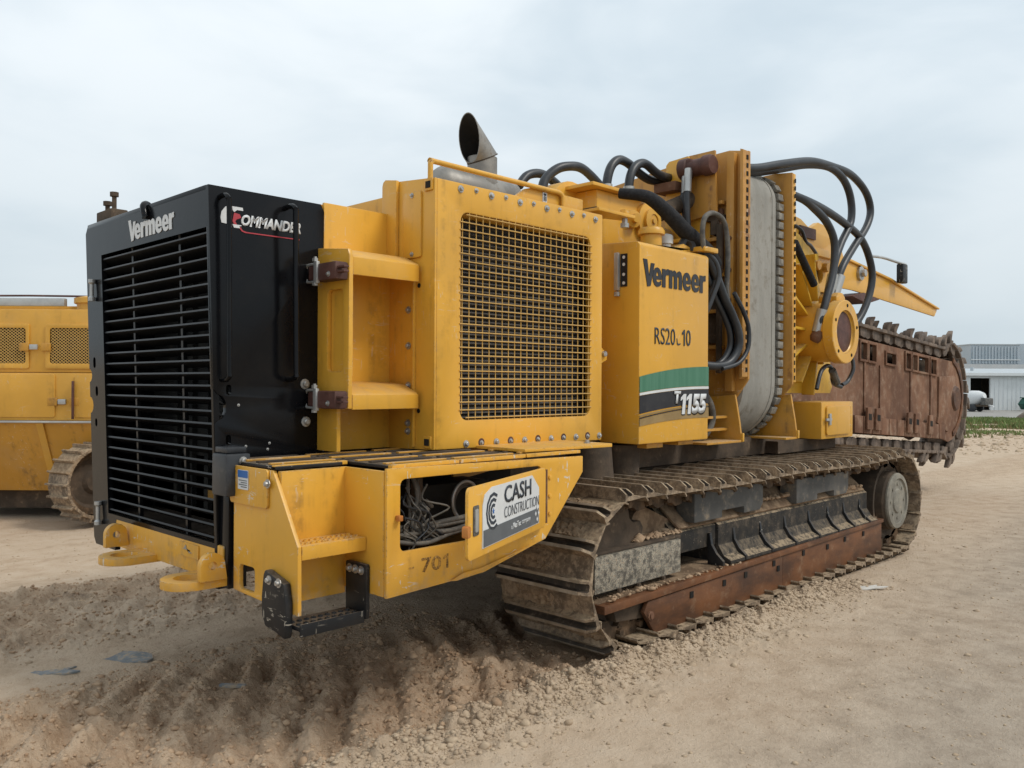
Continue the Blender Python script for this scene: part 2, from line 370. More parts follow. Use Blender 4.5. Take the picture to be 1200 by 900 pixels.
def height(x, y):
    r = np.hypot(x, y)
    r1, r2, w, ap = strips(x, y)
    near = 1-sst(14, 40, r)
    clod = np.abs(fbm(x*7, y*7, 4, 11, .6)); big = fbm(x*1.1, y*1.1, 3, 3)
    cl2 = np.maximum(0, fbm(x*13, y*13, 3, 71, .6))
    h = .012*fbm(x*.5, y*.5, 3, 2)+.004*fbm(x*9, y*9, 4, 21)*near
    ridge = np.sin((x-.72*(y-3.4)+.16*fbm(x*1.8, y*1.8, 4, 44))*2*PI/.27); ridge = ridge*(.55+.9*vnoise(x*2.2, y*2.2, 61))
    h = h+r1*(-.03+.028*np.maximum(ridge, -.6)*(.5+1.2*vnoise(x*5, y*5, 62))+.045*clod+.035*cl2+.045*big+.034*np.abs(fbm(x*17, y*17, 3, 77, .65))-.012)
    rid2 = np.sin((x-.7*y+.15*fbm(x*2, y*2, 3, 54))*2*PI/.28)
    h = h+r2*(.035+.02*np.maximum(rid2, -.5)+.05*np.abs(fbm(x*15, y*15, 3, 78, .65))+.06*clod*(.6+.6*big)+.05*big+.03*cl2)
    h = h+.06*np.exp(-((y-5.62+.1*big)/.16)**2)*(1-sst(3.9, 4.6, x))*(.5+clod)
    h = h+w*(.035+.10*clod+.05*big)+ap*(.012+.035*cl2+.02*clod)
    h = h+.05*np.exp(-((x-3.55)/.3)**2)*np.exp(-((y-3.5)/.55)**2)
    # machine sits on its tracks: keep the strip under the pads low
    und = sst(3.06, 3.12, y)*(1-sst(3.72, 3.9, y))*sst(3.75, 4.0, x)*(1-sst(8.9, 9.2, x))
    h = h*(1-und)+(-.0)*und
    h = h-2.0*sst(28, 130, r)
    return h
def build_ground():
    az = np.concatenate([np.linspace(-40, 40, 900), np.linspace(40, 320, 80)[1:-1]]); az = np.radians(az)+YAW
    rs = [.3, .7, 1.1, 1.5]; 
    while rs[-1] < 9: rs.append(rs[-1]*1.0046)
    while rs[-1] < 14: rs.append(rs[-1]*1.009)
    while rs[-1] < 60: rs.append(rs[-1]*1.022)
    while rs[-1] < 5000: rs.append(rs[-1]*1.09)
    rs = np.array(rs); A, Rr = np.meshgrid(az, rs)
    x = Rr*np.cos(A); y = Rr*np.sin(A); z = height(x, y)
    na = len(az); nr = len(rs)
    v = np.stack([x, y, z], -1).reshape(-1, 3)
    v = np.vstack([v, [[0, 0, 0]]])
    i = np.arange(nr-1)[:, None]*na; k = np.arange(na)[None, :]; k2 = (k+1) % na
    q = np.stack([i+k, i+na+k, i+na+k2, i+k2], -1).reshape(-1, 4)
    me = bpy.data.meshes.new('ground')
    nq = len(q); tri = np.stack([np.full(na, nr*na), np.arange(na), (np.arange(na)+1) % na], -1)
    me.vertices.add(len(v)); me.vertices.foreach_set('co', v.ravel())
    me.loops.add(nq*4+na*3); me.loops.foreach_set('vertex_index', np.concatenate([q.ravel(), tri.ravel()]))
    me.polygons.add(nq+na)
    me.polygons.foreach_set('loop_start', np.concatenate([np.arange(nq)*4, nq*4+np.arange(na)*3]))
    me.polygons.foreach_set('loop_total', np.concatenate([np.full(nq, 4), np.full(na, 3)]))
    me.update(); me.validate()
    me.polygons.foreach_set('use_smooth', np.ones(nq+na, bool))
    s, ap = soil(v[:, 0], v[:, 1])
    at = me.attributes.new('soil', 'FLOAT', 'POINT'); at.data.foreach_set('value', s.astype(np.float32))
    at = me.attributes.new('rubble', 'FLOAT', 'POINT'); at.data.foreach_set('value', ap.astype(np.float32))
    m, nt, b = newmat('sandy_gravel')
    p = N(nt, 'ShaderNodeNewGeometry').outputs['Position']
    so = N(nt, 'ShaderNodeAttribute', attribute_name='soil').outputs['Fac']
    ru = N(nt, 'ShaderNodeAttribute', attribute_name='rubble').outputs['Fac']
    n1 = noise(nt, p, .35, 6, .6); n2 = noise(nt, p, 4.5, 8, .68); n3 = noise(nt, p, 38, 5, .7); n4 = noise(nt, p, 130, 3, .6)
    pale = mixc(nt, ramp(nt, n1, .3, .7), (.455, .335, .232), (.515, .40, .29))
    pale = mixc(nt, ramp(nt, n2, .35, .7), pale, (.545, .435, .325))
    pale = mixc(nt, mth(nt, 'MULTIPLY', ramp(nt, n2, .46, .34), .35), pale, (.33, .25, .17))
    yy = N(nt, 'ShaderNodeSeparateXYZ', i_0=p).outputs[1]; xx = N(nt, 'ShaderNodeSeparateXYZ', i_0=p).outputs[0]
    gr = mth(nt, 'MULTIPLY', ramp(nt, mth(nt, 'ADD', yy, mth(nt, 'ADD', mth(nt, 'MULTIPLY', n2, 1.0), mth(nt, 'MULTIPLY', xx, -.12))), 2.6, 1.2), ramp(nt, n1, .25, .6, .45, .9))
    pale = mixc(nt, gr, pale, mixc(nt, ramp(nt, n2, .35, .65), (.31, .255, .20), (.41, .345, .275)))
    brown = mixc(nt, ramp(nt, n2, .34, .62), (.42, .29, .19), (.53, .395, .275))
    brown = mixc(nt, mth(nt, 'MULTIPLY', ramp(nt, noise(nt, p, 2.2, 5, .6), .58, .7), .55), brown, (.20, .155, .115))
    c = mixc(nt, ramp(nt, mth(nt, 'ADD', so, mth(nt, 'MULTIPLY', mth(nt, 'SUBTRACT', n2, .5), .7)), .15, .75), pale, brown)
    c = mixc(nt, mth(nt, 'MULTIPLY', ru, .4), c, (.48, .375, .265))
    peb = ramp(nt, n3, .60, .68); pdk = ramp(nt, n3, .36, .30)
    c = mixc(nt, mth(nt, 'MULTIPLY', peb, .30), c, (.56, .49, .38))
    c = mixc(nt, mth(nt, 'MULTIPLY', pdk, .5), c, (.17, .115, .07))
    c = mixc(nt, mth(nt, 'MULTIPLY', ramp(nt, n4, .66, .72), .4), c, (.19, .15, .11))
    h = mth(nt, 'ADD', mth(nt, 'MULTIPLY', n2, .22), mth(nt, 'ADD', mth(nt, 'MULTIPLY', n3, .42), mth(nt, 'MULTIPLY', n4, .16)))
    n5 = noise(nt, p, 19, 6, .7); n6 = noise(nt, p, 70, 4, .7)
    sof = ramp(nt, so, .1, .5)
    c = mixc(nt, mth(nt, 'MULTIPLY', sof, mth(nt, 'MULTIPLY', ramp(nt, n5, .45, .32), .45)), c, (.19, .12, .07))  # dark put into the low spots, painting shade in the soil's crevices
    c = mixc(nt, mth(nt, 'MULTIPLY', sof, mth(nt, 'MULTIPLY', ramp(nt, n6, .58, .70), .5)), c, (.56, .44, .32))
    hs = mth(nt, 'ADD', mth(nt, 'MULTIPLY', n2, .4), mth(nt, 'ADD', mth(nt, 'MULTIPLY', n5, .9), mth(nt, 'MULTIPLY', n6, .4)))
    h = mth(nt, 'ADD', mth(nt, 'MULTIPLY', h, mth(nt, 'SUBTRACT', 1.0, sof)), mth(nt, 'MULTIPLY', hs, sof))
    setc(nt, b, c, .95, h, .85, .04, 0, .15)
    me.materials.append(m)
    o = link('ground', me); o['kind'] = 'structure'
    return m
build_ground()
ICO = None
def ico():
    bm = bmesh.new(); bmesh.ops.create_icosphere(bm, subdivisions=1, radius=1); bm.verts.ensure_lookup_table()
    v = np.array([x.co[:] for x in bm.verts]); f = np.array([[q.index for q in fc.verts] for fc in bm.faces]); bm.free(); return v, f
def rocks(name, P, R, mat, label=None, flat=.65):
    v, f = ico(); n = len(P); nv = len(v)
    j = rng.uniform(.6, 1.35, (n, nv, 1)); sc = np.stack([rng.uniform(.7, 1.3, n), rng.uniform(.7, 1.3, n), rng.uniform(.5, .9, n)*flat/.65], -1)
    a = rng.uniform(0, 2*PI, n); V = v[None]*j*sc[:, None]*R[:, None, None]
    ca, sa = np.cos(a)[:, None], np.sin(a)[:, None]
    X = V[..., 0]*ca-V[..., 1]*sa; Y = V[..., 0]*sa+V[..., 1]*ca
    V = np.stack([X, Y, V[..., 2]], -1)+P[:, None]
    F = (f[None]+(np.arange(n)*nv)[:, None, None]).reshape(-1, 3)
    me = bpy.data.meshes.new(name); me.vertices.add(n*nv); me.vertices.foreach_set('co', V.ravel())
    me.loops.add(len(F)*3); me.loops.foreach_set('vertex_index', F.ravel()); me.polygons.add(len(F))
    me.polygons.foreach_set('loop_start', np.arange(len(F))*3); me.polygons.foreach_set('loop_total', np.full(len(F), 3))
    me.update(); me.validate(); me.materials.append(M[mat])
    o = link(name, me); o['kind'] = 'stuff'
    if label: o['label'] = label
    return o
M['pebble'] = mottled('pale_pebble', (.38, .285, .195), (.47, .365, .255), (.36, .26, .17), 11, .9, bump=.3)
M['clod'] = mottled('soil_clod', (.36, .24, .15), (.45, .325, .215), (.49, .375, .26), 9, .95, bump=.5)
def scatter(n, fx, keep=None):
    P = fx(n); z = height(P[:, 0], P[:, 1]); return np.column_stack([P, z])
def wedge(n, r0, r1, half=36):
    r = np.sqrt(rng.uniform(r0*r0, r1*r1, n)); r = np.where(rng.random(n) < .5, r, rng.uniform(r0, r1, n)); a = YAW+np.radians(rng.uniform(-half, half, n))
    return np.column_stack([r*np.cos(a), r*np.sin(a)])
P = scatter(11000, lambda n: wedge(n, 2.0, 12)); r1, r2, w_, ap = strips(P[:, 0], P[:, 1])
k = rng.random(len(P)) < .35+.65*(1-np.clip(r1+r2, 0, 1)); P = P[k]
rocks('gravel', P, rng.gamma(1.5, .0024, len(P))+.002, 'pebble', 'small pale stones strewn over the sandy yard')
P = scatter(14000, lambda n: np.column_stack([rng.uniform(.6, 7.2, n), 2.90+rng.normal(0, .085, n)*(1+.9*(rng.random(n) < .3))]))
rocks('rubble', P, np.minimum(rng.gamma(.9, .0046, len(P))+.0022, .034), 'pebble', 'loose pale rubble windrow beside the near track')
P = scatter(13000, lambda n: np.column_stack([rng.uniform(.4, 4.0, n), rng.uniform(3.0, 5.0, n)]))
P2 = scatter(6500, lambda n: np.column_stack([rng.uniform(.8, 4.2, n), rng.uniform(5.5, 7.4, n)])); P = np.vstack([P, P2])
rocks('soil_clods', P, np.minimum(rng.gamma(.8, .0048, len(P))+.0015, .04), 'clod', 'brown clods of soil churned up in the track ruts')

# bits of litter on the ground
def scrap(name, x, y, pts, t, mat, label, cat, lift=.004, tilt=(0, 0)):
    global ORG
    z = float(height(np.array([x]), np.array([y]))[0])+lift
    ORG = Vector((0, 0, 0)); b = MB(); n = len(pts)
    up = [(p[0], p[1], p[0]*tilt[0]+p[1]*tilt[1]+.01*math.sin(9*p[0]+5*p[1])) for p in pts]
    b.add([(p[0], p[1], p[2]) for p in up]+[(p[0], p[1], p[2]-t) for p in up], [tuple(range(n)), tuple(range(2*n-1, n-1, -1))]+[(i, (i+1) % n, n+(i+1) % n, n+i) for i in range(n)])
    o = b.build(name, mat); o.location = (x, y, z); o.rotation_euler = (0, 0, YAW-PI/2); return tag(o, label, cat)
M['slate'] = mottled('grey_rubber_scrap', (.15, .165, .175), (.21, .22, .225), (.37, .29, .20), 9, .8, t3=(.47, .62), bump=.5)
M['paper'] = mottled('white_paper', (.52, .49, .44), (.60, .57, .52), (.45, .37, .28), 12, .8, bump=.1)
scrap('sheet_scrap', 2.0, 5.17, [(-.17, -.02), (-.10, -.035), (.06, -.06), (.165, -.05), (.185, -.01), (.15, .05), (.06, .085), (-.04, .10), (-.07, .06), (-.09, .03)], .012, 'slate', 'flat grey sheet scrap lying on the smooth dirt between the ruts', 'scrap', .006, (.0, .12))
scrap('torn_scrap', 1.62, 5.22, [(-.15, -.02), (-.05, -.04), (.02, -.02), (.10, -.035), (.17, 0), (.09, .02), (.12, .06), (.03, .03), (-.06, .02), (-.1, .03)], .01, 'slate', 'small torn grey strip at the far left of the smooth dirt', 'scrap', .006, (0, .1))
scrap('stick', 2.229, 4.291, [(-.07, .02), (.0, -.005), (.08, -.012), (.085, .004), (.01, .016), (-.06, .035)], .014, 'slate', 'short dark stick lying in the churned rut below the step', 'stick', .03, (0, .1))
scrap('paper_scrap', 6.95, 2.72, [(-.13, -.02), (-.06, -.04), (.02, -.03), (.10, -.03), (.15, .0), (.06, .01), (.07, .04), (0, .03), (-.07, .035)], .006, 'paper', 'crumpled white scrap on the gravel right of the near track', 'litter', .015, (0, .1))
# ================================================================== the trencher
TO = Vector((6.0, 4.685, 0)); YC = 4.685
T = thing('trencher', TO, 'big yellow tracked trencher with black radiator hood, grey belt conveyor and rusty digging boom', 'trencher')
ORG = TO
# ---- black radiator hood
H0, H1, HZ0, HZ1 = 3.88, 5.49, .65, 2.60       # near side, far side, bottom, top
def hx(z): return 1.95-(z-.65)*.061/1.94       # the rear face leans back a little
def rearplate(b, poly, t=.03, holes=()):        # poly in (y, z), lying on the leaning rear face
    k = len(b.v); b.prism(poly, 'X', 0, t, holes)
    b.v[k:] = [(x+hx(z), y, z) for x, y, z in b.v[k:]]
b = MB()
side = [(hx(.65), .65), (2.03, .65), (2.035, 1.272), (2.572, 1.272), (2.565, 1.55), (2.515, 1.62), (2.508, 2.30), (2.53, 2.36), (2.537, 2.56), (2.515, 2.60), (hx(2.6), 2.60), (hx(1.62), 1.62)]
for k in range(6): side.append((hx(1.5)+.018+.052*math.cos(rad(90-k*36))*.9, 1.53+.065*math.sin(rad(90-k*36))))
side += [(hx(1.45)+.002, 1.45)]
b.prism(side, 'Y', 3.88, 3.91, holes=[lrect(1.985, 2.012, 1.59, 1.64, .012, 3), lrect(1.985, 2.012, 1.345, 1.395, .012, 3)])
hood = b.build('radiator_hood', 'black', T, .004)
b = MB(); b.box(hx(2.6)+.0, 2.53, 3.905, 5.46, 2.575, 2.603); b.build('hood_top', 'black', hood, .006)
b = MB(); b.prism([(hx(.65)+.03, .65), (2.53, .65), (2.53, 2.575), (hx(2.57)+.03, 2.575)], 'Y', 5.46, 5.49); b.build('hood_side', 'black', hood, .004)
b = MB()
op = [(3.905, .87), (5.25, .87), (5.25, 2.40), (3.905, 2.40)]
outl = [(3.885, .845), (5.13, .845), (5.16, .66), (5.46, .66), (5.49, .70), (5.49, 1.46)]
for a in range(0, 7): outl.append((5.49-.05*math.sin(rad(a*30)), 1.51-.05*math.cos(rad(a*30))))
outl += [(5.49, 1.60), (5.49, 1.64)]
for a in range(0, 7): outl.append((5.49-.04*math.sin(rad(a*30)), 1.69-.04*math.cos(rad(a*30))))
outl += [(5.49, 2.55), (5.45, 2.598), (3.885, 2.598)]
rearplate(b, outl, .03, [op, lrect(5.385, 5.425, 1.735, 1.80, .018, 3), lrect(5.36, 5.40, 1.565, 1.625, .018, 3), lrect(5.385, 5.42, 1.38, 1.43, .016, 3)])
frame = b.build('hood_rear_frame', 'black', T, .003)
# louvre slats and their carriers
n = 25
for i in range(n):
    z = .895+i*(2.375-.895)/(n-1); x = hx(z)+.006
    b = MB(); b.prism([(x, z-.004), (x+.003, z+.005), (x+.060, z-.026), (x+.057, z-.033)], 'Y', 3.895, 5.265); b.build('grille_slat', 'slat', frame, 0)
for y in (4.86, 4.26):
    b = MB(); b.prism([(hx(.86)+.03, .86), (hx(.86)+.05, .86), (hx(2.41)+.05, 2.41), (hx(2.41)+.03, 2.41)], 'Y', y, y+.022); b.build('grille_bar', 'slat', frame)
b = MB(); b.box(2.30, 2.40, 3.93, 5.455, .70, 2.56); core = b.build('radiator_core', 'core', T)
for i in range(6):
    y = 4.05+i*.2; b = MB(); b.box(2.27, 2.298, y, y+.05, .9, 2.42); b.build('core_rib', 'core', core)
b = MB(); b.box(2.16, 2.20, 4.03, 4.05, .87, 1.58); b.build('inner_bracket', 'yellow_dusty', T)
b = MB(); b.box(2.10, 2.16, 4.02, 4.30, 1.02, 1.10); b.build('inner_strap', 'yellow_dusty', T)
b = MB(); b.box(1.985, 2.295, 3.93, 5.455, .70, .86); b.build('hood_floor', 'mud', T)
heavy_text('Vermeer', (hx(2.44)-.001, 4.832, 2.435), (0, -1, 0), (-.031, 0, 1), (-1, 0, 0), .58, .112, 'white', frame)
# hood side: handles, decals, bolts, corner block
def rod(name, pts, r, mat, par, n=8, steps=5): return MB().tube(pts, r, n, steps).build(name, mat, par, smooth=60)
rod('grab_handle', [(1.945, 3.885, 2.545), (1.947, 3.835, 2.55), (1.95, 3.80, 2.53), (1.955, 3.80, 2.45), (1.96, 3.80, 1.75), (1.962, 3.80, 1.69), (1.962, 3.83, 1.665), (1.962, 3.885, 1.665)], .0125, 'black', hood)
rod('grab_handle', [(2.30, 3.885, 2.545), (2.303, 3.83, 2.55), (2.307, 3.79, 2.53), (2.31, 3.79, 2.45), (2.317, 3.79, 1.75), (2.318, 3.79, 1.69), (2.318, 3.83, 1.67), (2.318, 3.885, 1.67)], .0145, 'black', hood)
boltm = unshift(lambda: MB().lathe((0, 0, 0), (0, -1, 0), [(.0, 0), (.021, 0), (.021, .004), (.012, .005), (.012, .015), (.009, .018), (0, .018)], 10).mesh('bolt', 'bolt', 30))
for x, z in ((2.422, 1.645), (2.429, 1.448), (2.533, 1.446), (2.539, 1.315)): put(boltm, 'bolt', hood, (x, 3.88, z)).scale = (1.3, 1.3, 1.3)
for x, z in ((2.05, 1.54), (2.09, 1.335), (2.21, 1.315), (2.22, 1.345)): put(boltm, 'bolt', hood, (x, 3.88, z)).scale = (.35, .35, .35)
# "C OMMANDER" decal: white crescent, red and white initial, lettering and red swoosh
def decal(name, poly, mat, par, y, t=.003, holes=()): return MB().prism(poly, 'Y', y-t, y, holes).build(name, mat, par)
cr = [(2.0, 2.515), (1.975, 2.505), (1.955, 2.48), (1.95, 2.45), (1.955, 2.425), (1.99, 2.422)]
cr = [(x, z) for x, z in cr]
decal('crescent_mark', cr, 'white', hood, 3.879)
decal('initial_mark', [(2.01, 2.512), (2.065, 2.512), (2.068, 2.497), (2.036, 2.497), (2.02, 2.485), (2.012, 2.495)], 'white', hood, 3.879)
decal('initial_mark', [(2.02, 2.482), (2.05, 2.478), (2.058, 2.462), (2.033, 2.45), (2.026, 2.44), (2.036, 2.425), (2.02, 2.425), (2.012, 2.44)], 'red', hood, 3.879)
decal('initial_mark', [(2.012, 2.425), (2.06, 2.425), (2.05, 2.409), (2.02, 2.409)], 'white', hood, 3.879)
text('OMMANDER', (2.058, 3.879, 2.424), (1, 0, 0), (0, 0, 1), (0, -1, 0), .335, .057, 'white', hood, 'model_lettering', .045, .25)
sw = [(2.048, 2.42), (2.052, 2.405), (2.062, 2.395), (2.08, 2.39), (2.385, 2.392), (2.385, 2.397), (2.085, 2.396), (2.068, 2.400), (2.059, 2.408), (2.055, 2.42)]
decal('swoosh', sw, 'red', hood, 3.879)
b = MB(); b.box(1.905, 2.03, 3.72, 3.865, 1.115, 1.315); blk = b.build('rubber_bumper_block', 'rubber', T, .012)
b = MB(); b.box(1.92, 2.02, 3.74, 3.86, 1.317, 1.345); b.build('block_cap', 'rubber', blk, .006)
for z in (1.15, 1.28): put(boltm, 'bolt', blk, (1.99, 3.72, z))
b = MB(); b.box(1.955, 2.05, 3.79, 3.875, .665, 1.112); b.build('hood_corner_post', 'black', T, .004)
# the pieces on the hood top and far edge
b = MB(); b.box(1.93, 2.03, 5.20, 5.43, 2.605, 2.68); lb = b.build('top_block', 'mud', T, .008)
for y, h in ((5.36, .04), (5.255, .08)):
    MB().lathe((1.97, y, 2.68), (0, 0, 1), [(.014, 0), (.014, h), (.026, h), (.026, h+.025), (0, h+.025)], 8).build('block_bolt', 'mud', lb)
MB().tube([(1.93, 4.63, 2.595), (1.905, 4.63, 2.612), (1.882, 4.61, 2.60), (1.875, 4.59, 2.57), (1.878, 4.575, 2.53)], .02, 10, 4).build('lifting_hook', 'black', T, smooth=60)
for z, L in ((2.20, .13), (.86, .14)):
    MB().lathe((hx(z)-.02, 5.36, z-L/2), (0, 0, 1), [(.0, 0), (.02, .0), (.02, .02), (.012, .03), (.012, L-.03), (.02, L-.02), (.02, L), (0, L)], 10).build('hood_catch', 'galv', T)
# ---- bumper and tow rings
b = MB(); b.prism([(5.15, .69), (5.15, .865), (3.83, .865), (3.83, .69)], 'X', 1.945, 1.985); bp = b.build('bumper', 'yellow_worn', T, .006)
b = MB(); b.prism(lrect(4.07, 4.28, .765, .835, .006, 2), 'X', 1.938, 1.944); b.build('serial_plate', 'yellow_worn', bp)
b = MB(); b.prism([(4.12+.05*random.random()+.012*i, .785+.03*random.random()) for i in range(5)]+[(4.24-.012*i, .80+.03*random.random()) for i in range(5)], 'X', 1.934, 1.9375); b.build('plate_dirt', 'bolt', bp)
for yc, ly in ((3.93, 3.80), (4.70, 4.96)):
    ou = []; xc = 1.825
    for k in range(19): a = rad(90+k*180/18); ou.append((xc+.128*math.cos(a), yc+.128*math.sin(a)))
    ou += [(1.99, yc-.128), (1.99, yc+.128)]
    tr = MB().prism(ou, 'Z', .68, .72, [circ(xc, yc, .07, 16)]).build('tow_ring', 'yellow_worn', T, .006)
    lug = []
    for k in range(13): a = rad(k*15); lug.append((1.875+.06*math.cos(a), .79+.06*math.sin(a)))
    lug += [(1.815, .72), (1.945, .72)]
    MB().prism(lug, 'Y', ly-.02, ly+.02, [circ(1.875, .79, .02, 10)]).build('tow_lug', 'yellow_worn', tr, .004)

# ---- side platform with steps and the cable locker
YP = 3.05
b = MB(); b.prism([(3.76, .67), (3.193, .648), (3.196, .943), (3.405, 1.258), (3.76, 1.258)], 'X', 1.965, 1.985, [lrect(3.56, 3.70, .665+.02, .80, .02, 3)])
plat = b.build('step_panel', 'yellow_worn', T, .004)
b = MB(); b.prism(lrect(3.43, 3.775, 1.085, 1.262, .02, 3), 'X', 1.952, 1.963); cov = b.build('corner_plate', 'yellow_worn', plat, .003)
put(boltm, 'bolt', plat, (1.95, 3.42, 1.20), (0, 0, -PI/2))
b = MB(); b.prism(lrect(3.595, 3.69, 1.155, 1.245, .004, 2), 'X', 1.9485, 1.951); st = b.build('warning_sticker', 'white', plat)
b = MB(); b.prism(lrect(3.597, 3.688, 1.21, 1.243, .003, 2), 'X', 1.9465, 1.9482); b.build('sticker_band', 'blue', plat)
for i in range(4):
    b = MB(); b.box(1.947, 1.9483, 3.605, 3.66+.02*(i % 2), 1.165+i*.01, 1.169+i*.01); b.build('sticker_line', 'decal_grey', plat)
b = MB(); b.box(1.987, 2.33, 3.37, 3.40, .66, 1.255); b.build('recess_back', 'yellow_worn', T, .003)
b = MB(); b.box(1.987, 2.322, 3.205, 3.368, .918, .945); tread = b.build('step_tread', 'yellow_worn', T, .004)
b = MB(); b.box(1.987, 2.322, 3.196, 3.204, .885, .945); b.build('tread_edge', 'yellow_worn', tread, .002)
for i in range(11):
    for j in range(2):
        x = 2.005+i*.029; y = 3.235+j*.06
        MB().lathe((x, y, .945), (0, 0, 1), [(.011, 0), (.009, .009), (.006, .009), (.006, .001), (0, .001)], 8).build('grip_cup', 'yellow_worn', tread)
b = MB(); b.box(2.325, 2.345, 3.07, 3.395, .69, 1.255); b.build('locker_end', 'yellow_worn', T, .003)
# locker side plate, with the open hatch
lk = [(2.328, .685), (2.93, .712), (3.39, .822), (3.70, 1.16), (3.70, 1.248), (2.328, 1.268)]
b = MB(); b.prism(lk, 'Y', YP, YP+.018, [lrect(2.405, 3.355, .885, 1.215, .03, 4)]); lock = b.build('cable_locker', 'yellow_worn', T, .004)
b = MB(); b.prism([(2.35, .69), (2.93, .715), (3.39, .825), (3.39, .84), (2.93, .73), (2.35, .705)], 'Y', 3.07, 3.72); b.build('locker_floor', 'yellow_worn', lock)
b = MB(); b.box(2.35, 3.68, 3.60, 3.62, .75, 1.24); b.build('locker_back', 'hole', lock)
b = MB(); b.box(2.62, 2.66, 3.20, 3.24, .86, 1.24); b.build('locker_post', 'mud', lock)
b = MB(); b.box(2.72, 3.25, 3.34, 3.56, .88, 1.13); b.build('battery_box', 'core', lock, .01)
for k in range(5):
    x0 = 2.46+.04*k+random.uniform(-.02, .02); d = random.uniform(-.05, .05)
    rod('cable', [(x0+.05, 3.19+.01*k, 1.235), (x0+.02+d, 3.17, 1.12), (x0+.03, 3.16, 1.02), (x0-.02+d, 3.15, .93), (x0+.03+d, 3.16, .90), (x0+.2+d, 3.18, .885+.012*k)], .006+.003*(k%3), 'cable', lock, 7, 5)
for k in range(4):
    z = .90+.02*k
    rod('cable', [(2.46, 3.14+.02*k, z+.01), (2.62, 3.13+.02*k, z-.004+random.uniform(-.015, .03)), (2.8, 3.16, z+.01+random.uniform(-.015, .02)), (2.98, 3.18, z+.02), (3.12, 3.22, z+.03), (3.3, 3.3, z+.03)], .012+.002*(k % 2), 'cable', lock, 7, 5)
for k in range(3):
    cx, cz, r = 2.99+.012*k, 1.045-.008*k, .10-.006*k
    rod('cable_coil', [(cx+r*.9*math.cos(rad(a)), 3.25+.014*k, cz+r*math.sin(rad(a))) for a in range(20, 331, 28)], .0085, 'cable' if k else 'galv', lock, 7, 3)
for k in range(5):
    MB().lathe((2.58+.022*k, 3.17, 1.015+.012*k), (.5, -.4, .6), [(.0, 0), (.026, .0), (.030, .008), (.026, .016), (0, .016)], 9).build('cable_clamp', 'cable', lock)
for k in range(9):
    x0 = 2.47+random.uniform(0, .2); z0 = random.uniform(.9, 1.1)
    rod('cable', [(x0, 3.13+.01*k, z0+.12), (x0+random.uniform(-.08, .08), 3.14, z0+.05), (x0+random.uniform(-.05, .12), 3.12, z0), (x0+random.uniform(-.05, .15), 3.13, z0-.06), (x0+random.uniform(0, .2), 3.15, .9)], random.uniform(.003, .006), 'rubber' if k % 2 else 'cable', lock, 6, 5)
# hatch: hinged at x 3.364, swung open towards the viewer
hA = Vector((3.372, 3.045, 0)); hd = Vector((2.437, 2.652, 0))-hA; hL = hd.length; hu = hd.normalized(); hn = Vector((-hu.y, hu.x, 0))
if hn.y > 0: hn = -hn                                    # outside face
def hp(s, z, o=0): q = hA+hu*s+hn*o; return (q.x, q.y, z)
def hatch(poly, o0, o1, name, mat, par, bev=0):          # poly in (distance from hinge, z)
    b = MB(); n = len(poly); b.add([hp(s, z, o0) for s, z in poly]+[hp(s, z, o1) for s, z in poly], [tuple(range(n)), tuple(range(2*n-1, n-1, -1))]+[(i, (i+1) % n, n+(i+1) % n, n+i) for i in range(n)])
    return b.build(name, mat, par, bev)
door = hatch(lrect(.015, hL, .895, 1.208, .03, 4), 0, .014, 'locker_hatch', 'yellow', T, .003)
sgx = lambda f: .13+(1-f)*(.735)                        # sign runs from s=.865 (left) to .13 (right)
def sg(fx, fz): return (sgx(fx), .925+fz*.262)
hatch([sg(0, 0), sg(1, .02), sg(1, .72), sg(.86, 1.0), sg(.14, 1.0), sg(0.03, .90), sg(0, .72)], .0145, .017, 'company_sign', 'white', door)
hatch([sg(.012, .015), sg(.985, .035), sg(.985, .325), sg(.012, .30)], .0174, .0192, 'sign_band', 'decal_grey', door)
def htext(s, f0, z0, w, h, mat, name, off=0, shear=0): text(s, hp(sgx(f0), .925+z0*.262, .0194), -hu, (0, 0, 1), hn, w, h, mat, door, name, off, shear, .0012)
htext('CASH', .34, .64, .36, .082, 'ink', 'sign_lettering', .012)
htext('CONSTRUCTION', .34, .385, .475, .05, 'ink', 'sign_lettering', -.018)
htext('a', .46, .13, .012, .016, 'white', 'sign_lettering')
htext('MasTec', .49, .13, .105, .028, 'white', 'sign_lettering', .02)
htext('company', .655, .115, .115, .026, 'white', 'sign_lettering', -.002)
for k, r in enumerate((.088, .062, .036)):
    cx, cz = .745, 1.075; P_ = []
    for a in range(-4, 5): t = rad(a*31); P_.append((cx+r*.95*math.cos(t), cz+r*math.sin(t)*.98))
    for a in range(4, -5, -1): t = rad(a*31); P_.append((cx+(r-.014)*.95*math.cos(t), cz+(r-.014)*math.sin(t)*.98))
    hatch(P_, .0174, .0192, 'sign_ring', 'ink', door)
hatch([(.745+(.014 if k % 2 == 0 else .006)*math.cos(rad(90+36*k)), 1.075+(.014 if k % 2 == 0 else .006)*math.sin(rad(90+36*k))) for k in range(10)], .0174, .0192, 'sign_star', 'blue', door)
for dx, dz in ((0, .03), (0, -.03), (.022, 0), (-.022, 0)):
    hatch([(.165+dx, .985+dz+.013), (.165+dx+.011, .985+dz), (.165+dx, .985+dz-.013), (.165+dx-.011, .985+dz)], .0194, .0204, 'sign_diamond', 'white', door)
hatch(lrect(.905, .965, .995, 1.125, .01, 3), .0145, .018, 'latch_frame', 'cable', door)
hatch(lrect(.918, .952, 1.01, 1.11, .008, 3), .0182, .0215, 'latch_paddle', 'galv', door)
hatch(lrect(hL+.002, hL+.035, 1.00, 1.05, .01, 2), .0, .03, 'latch_tongue', 'orange_strap', door, .004)
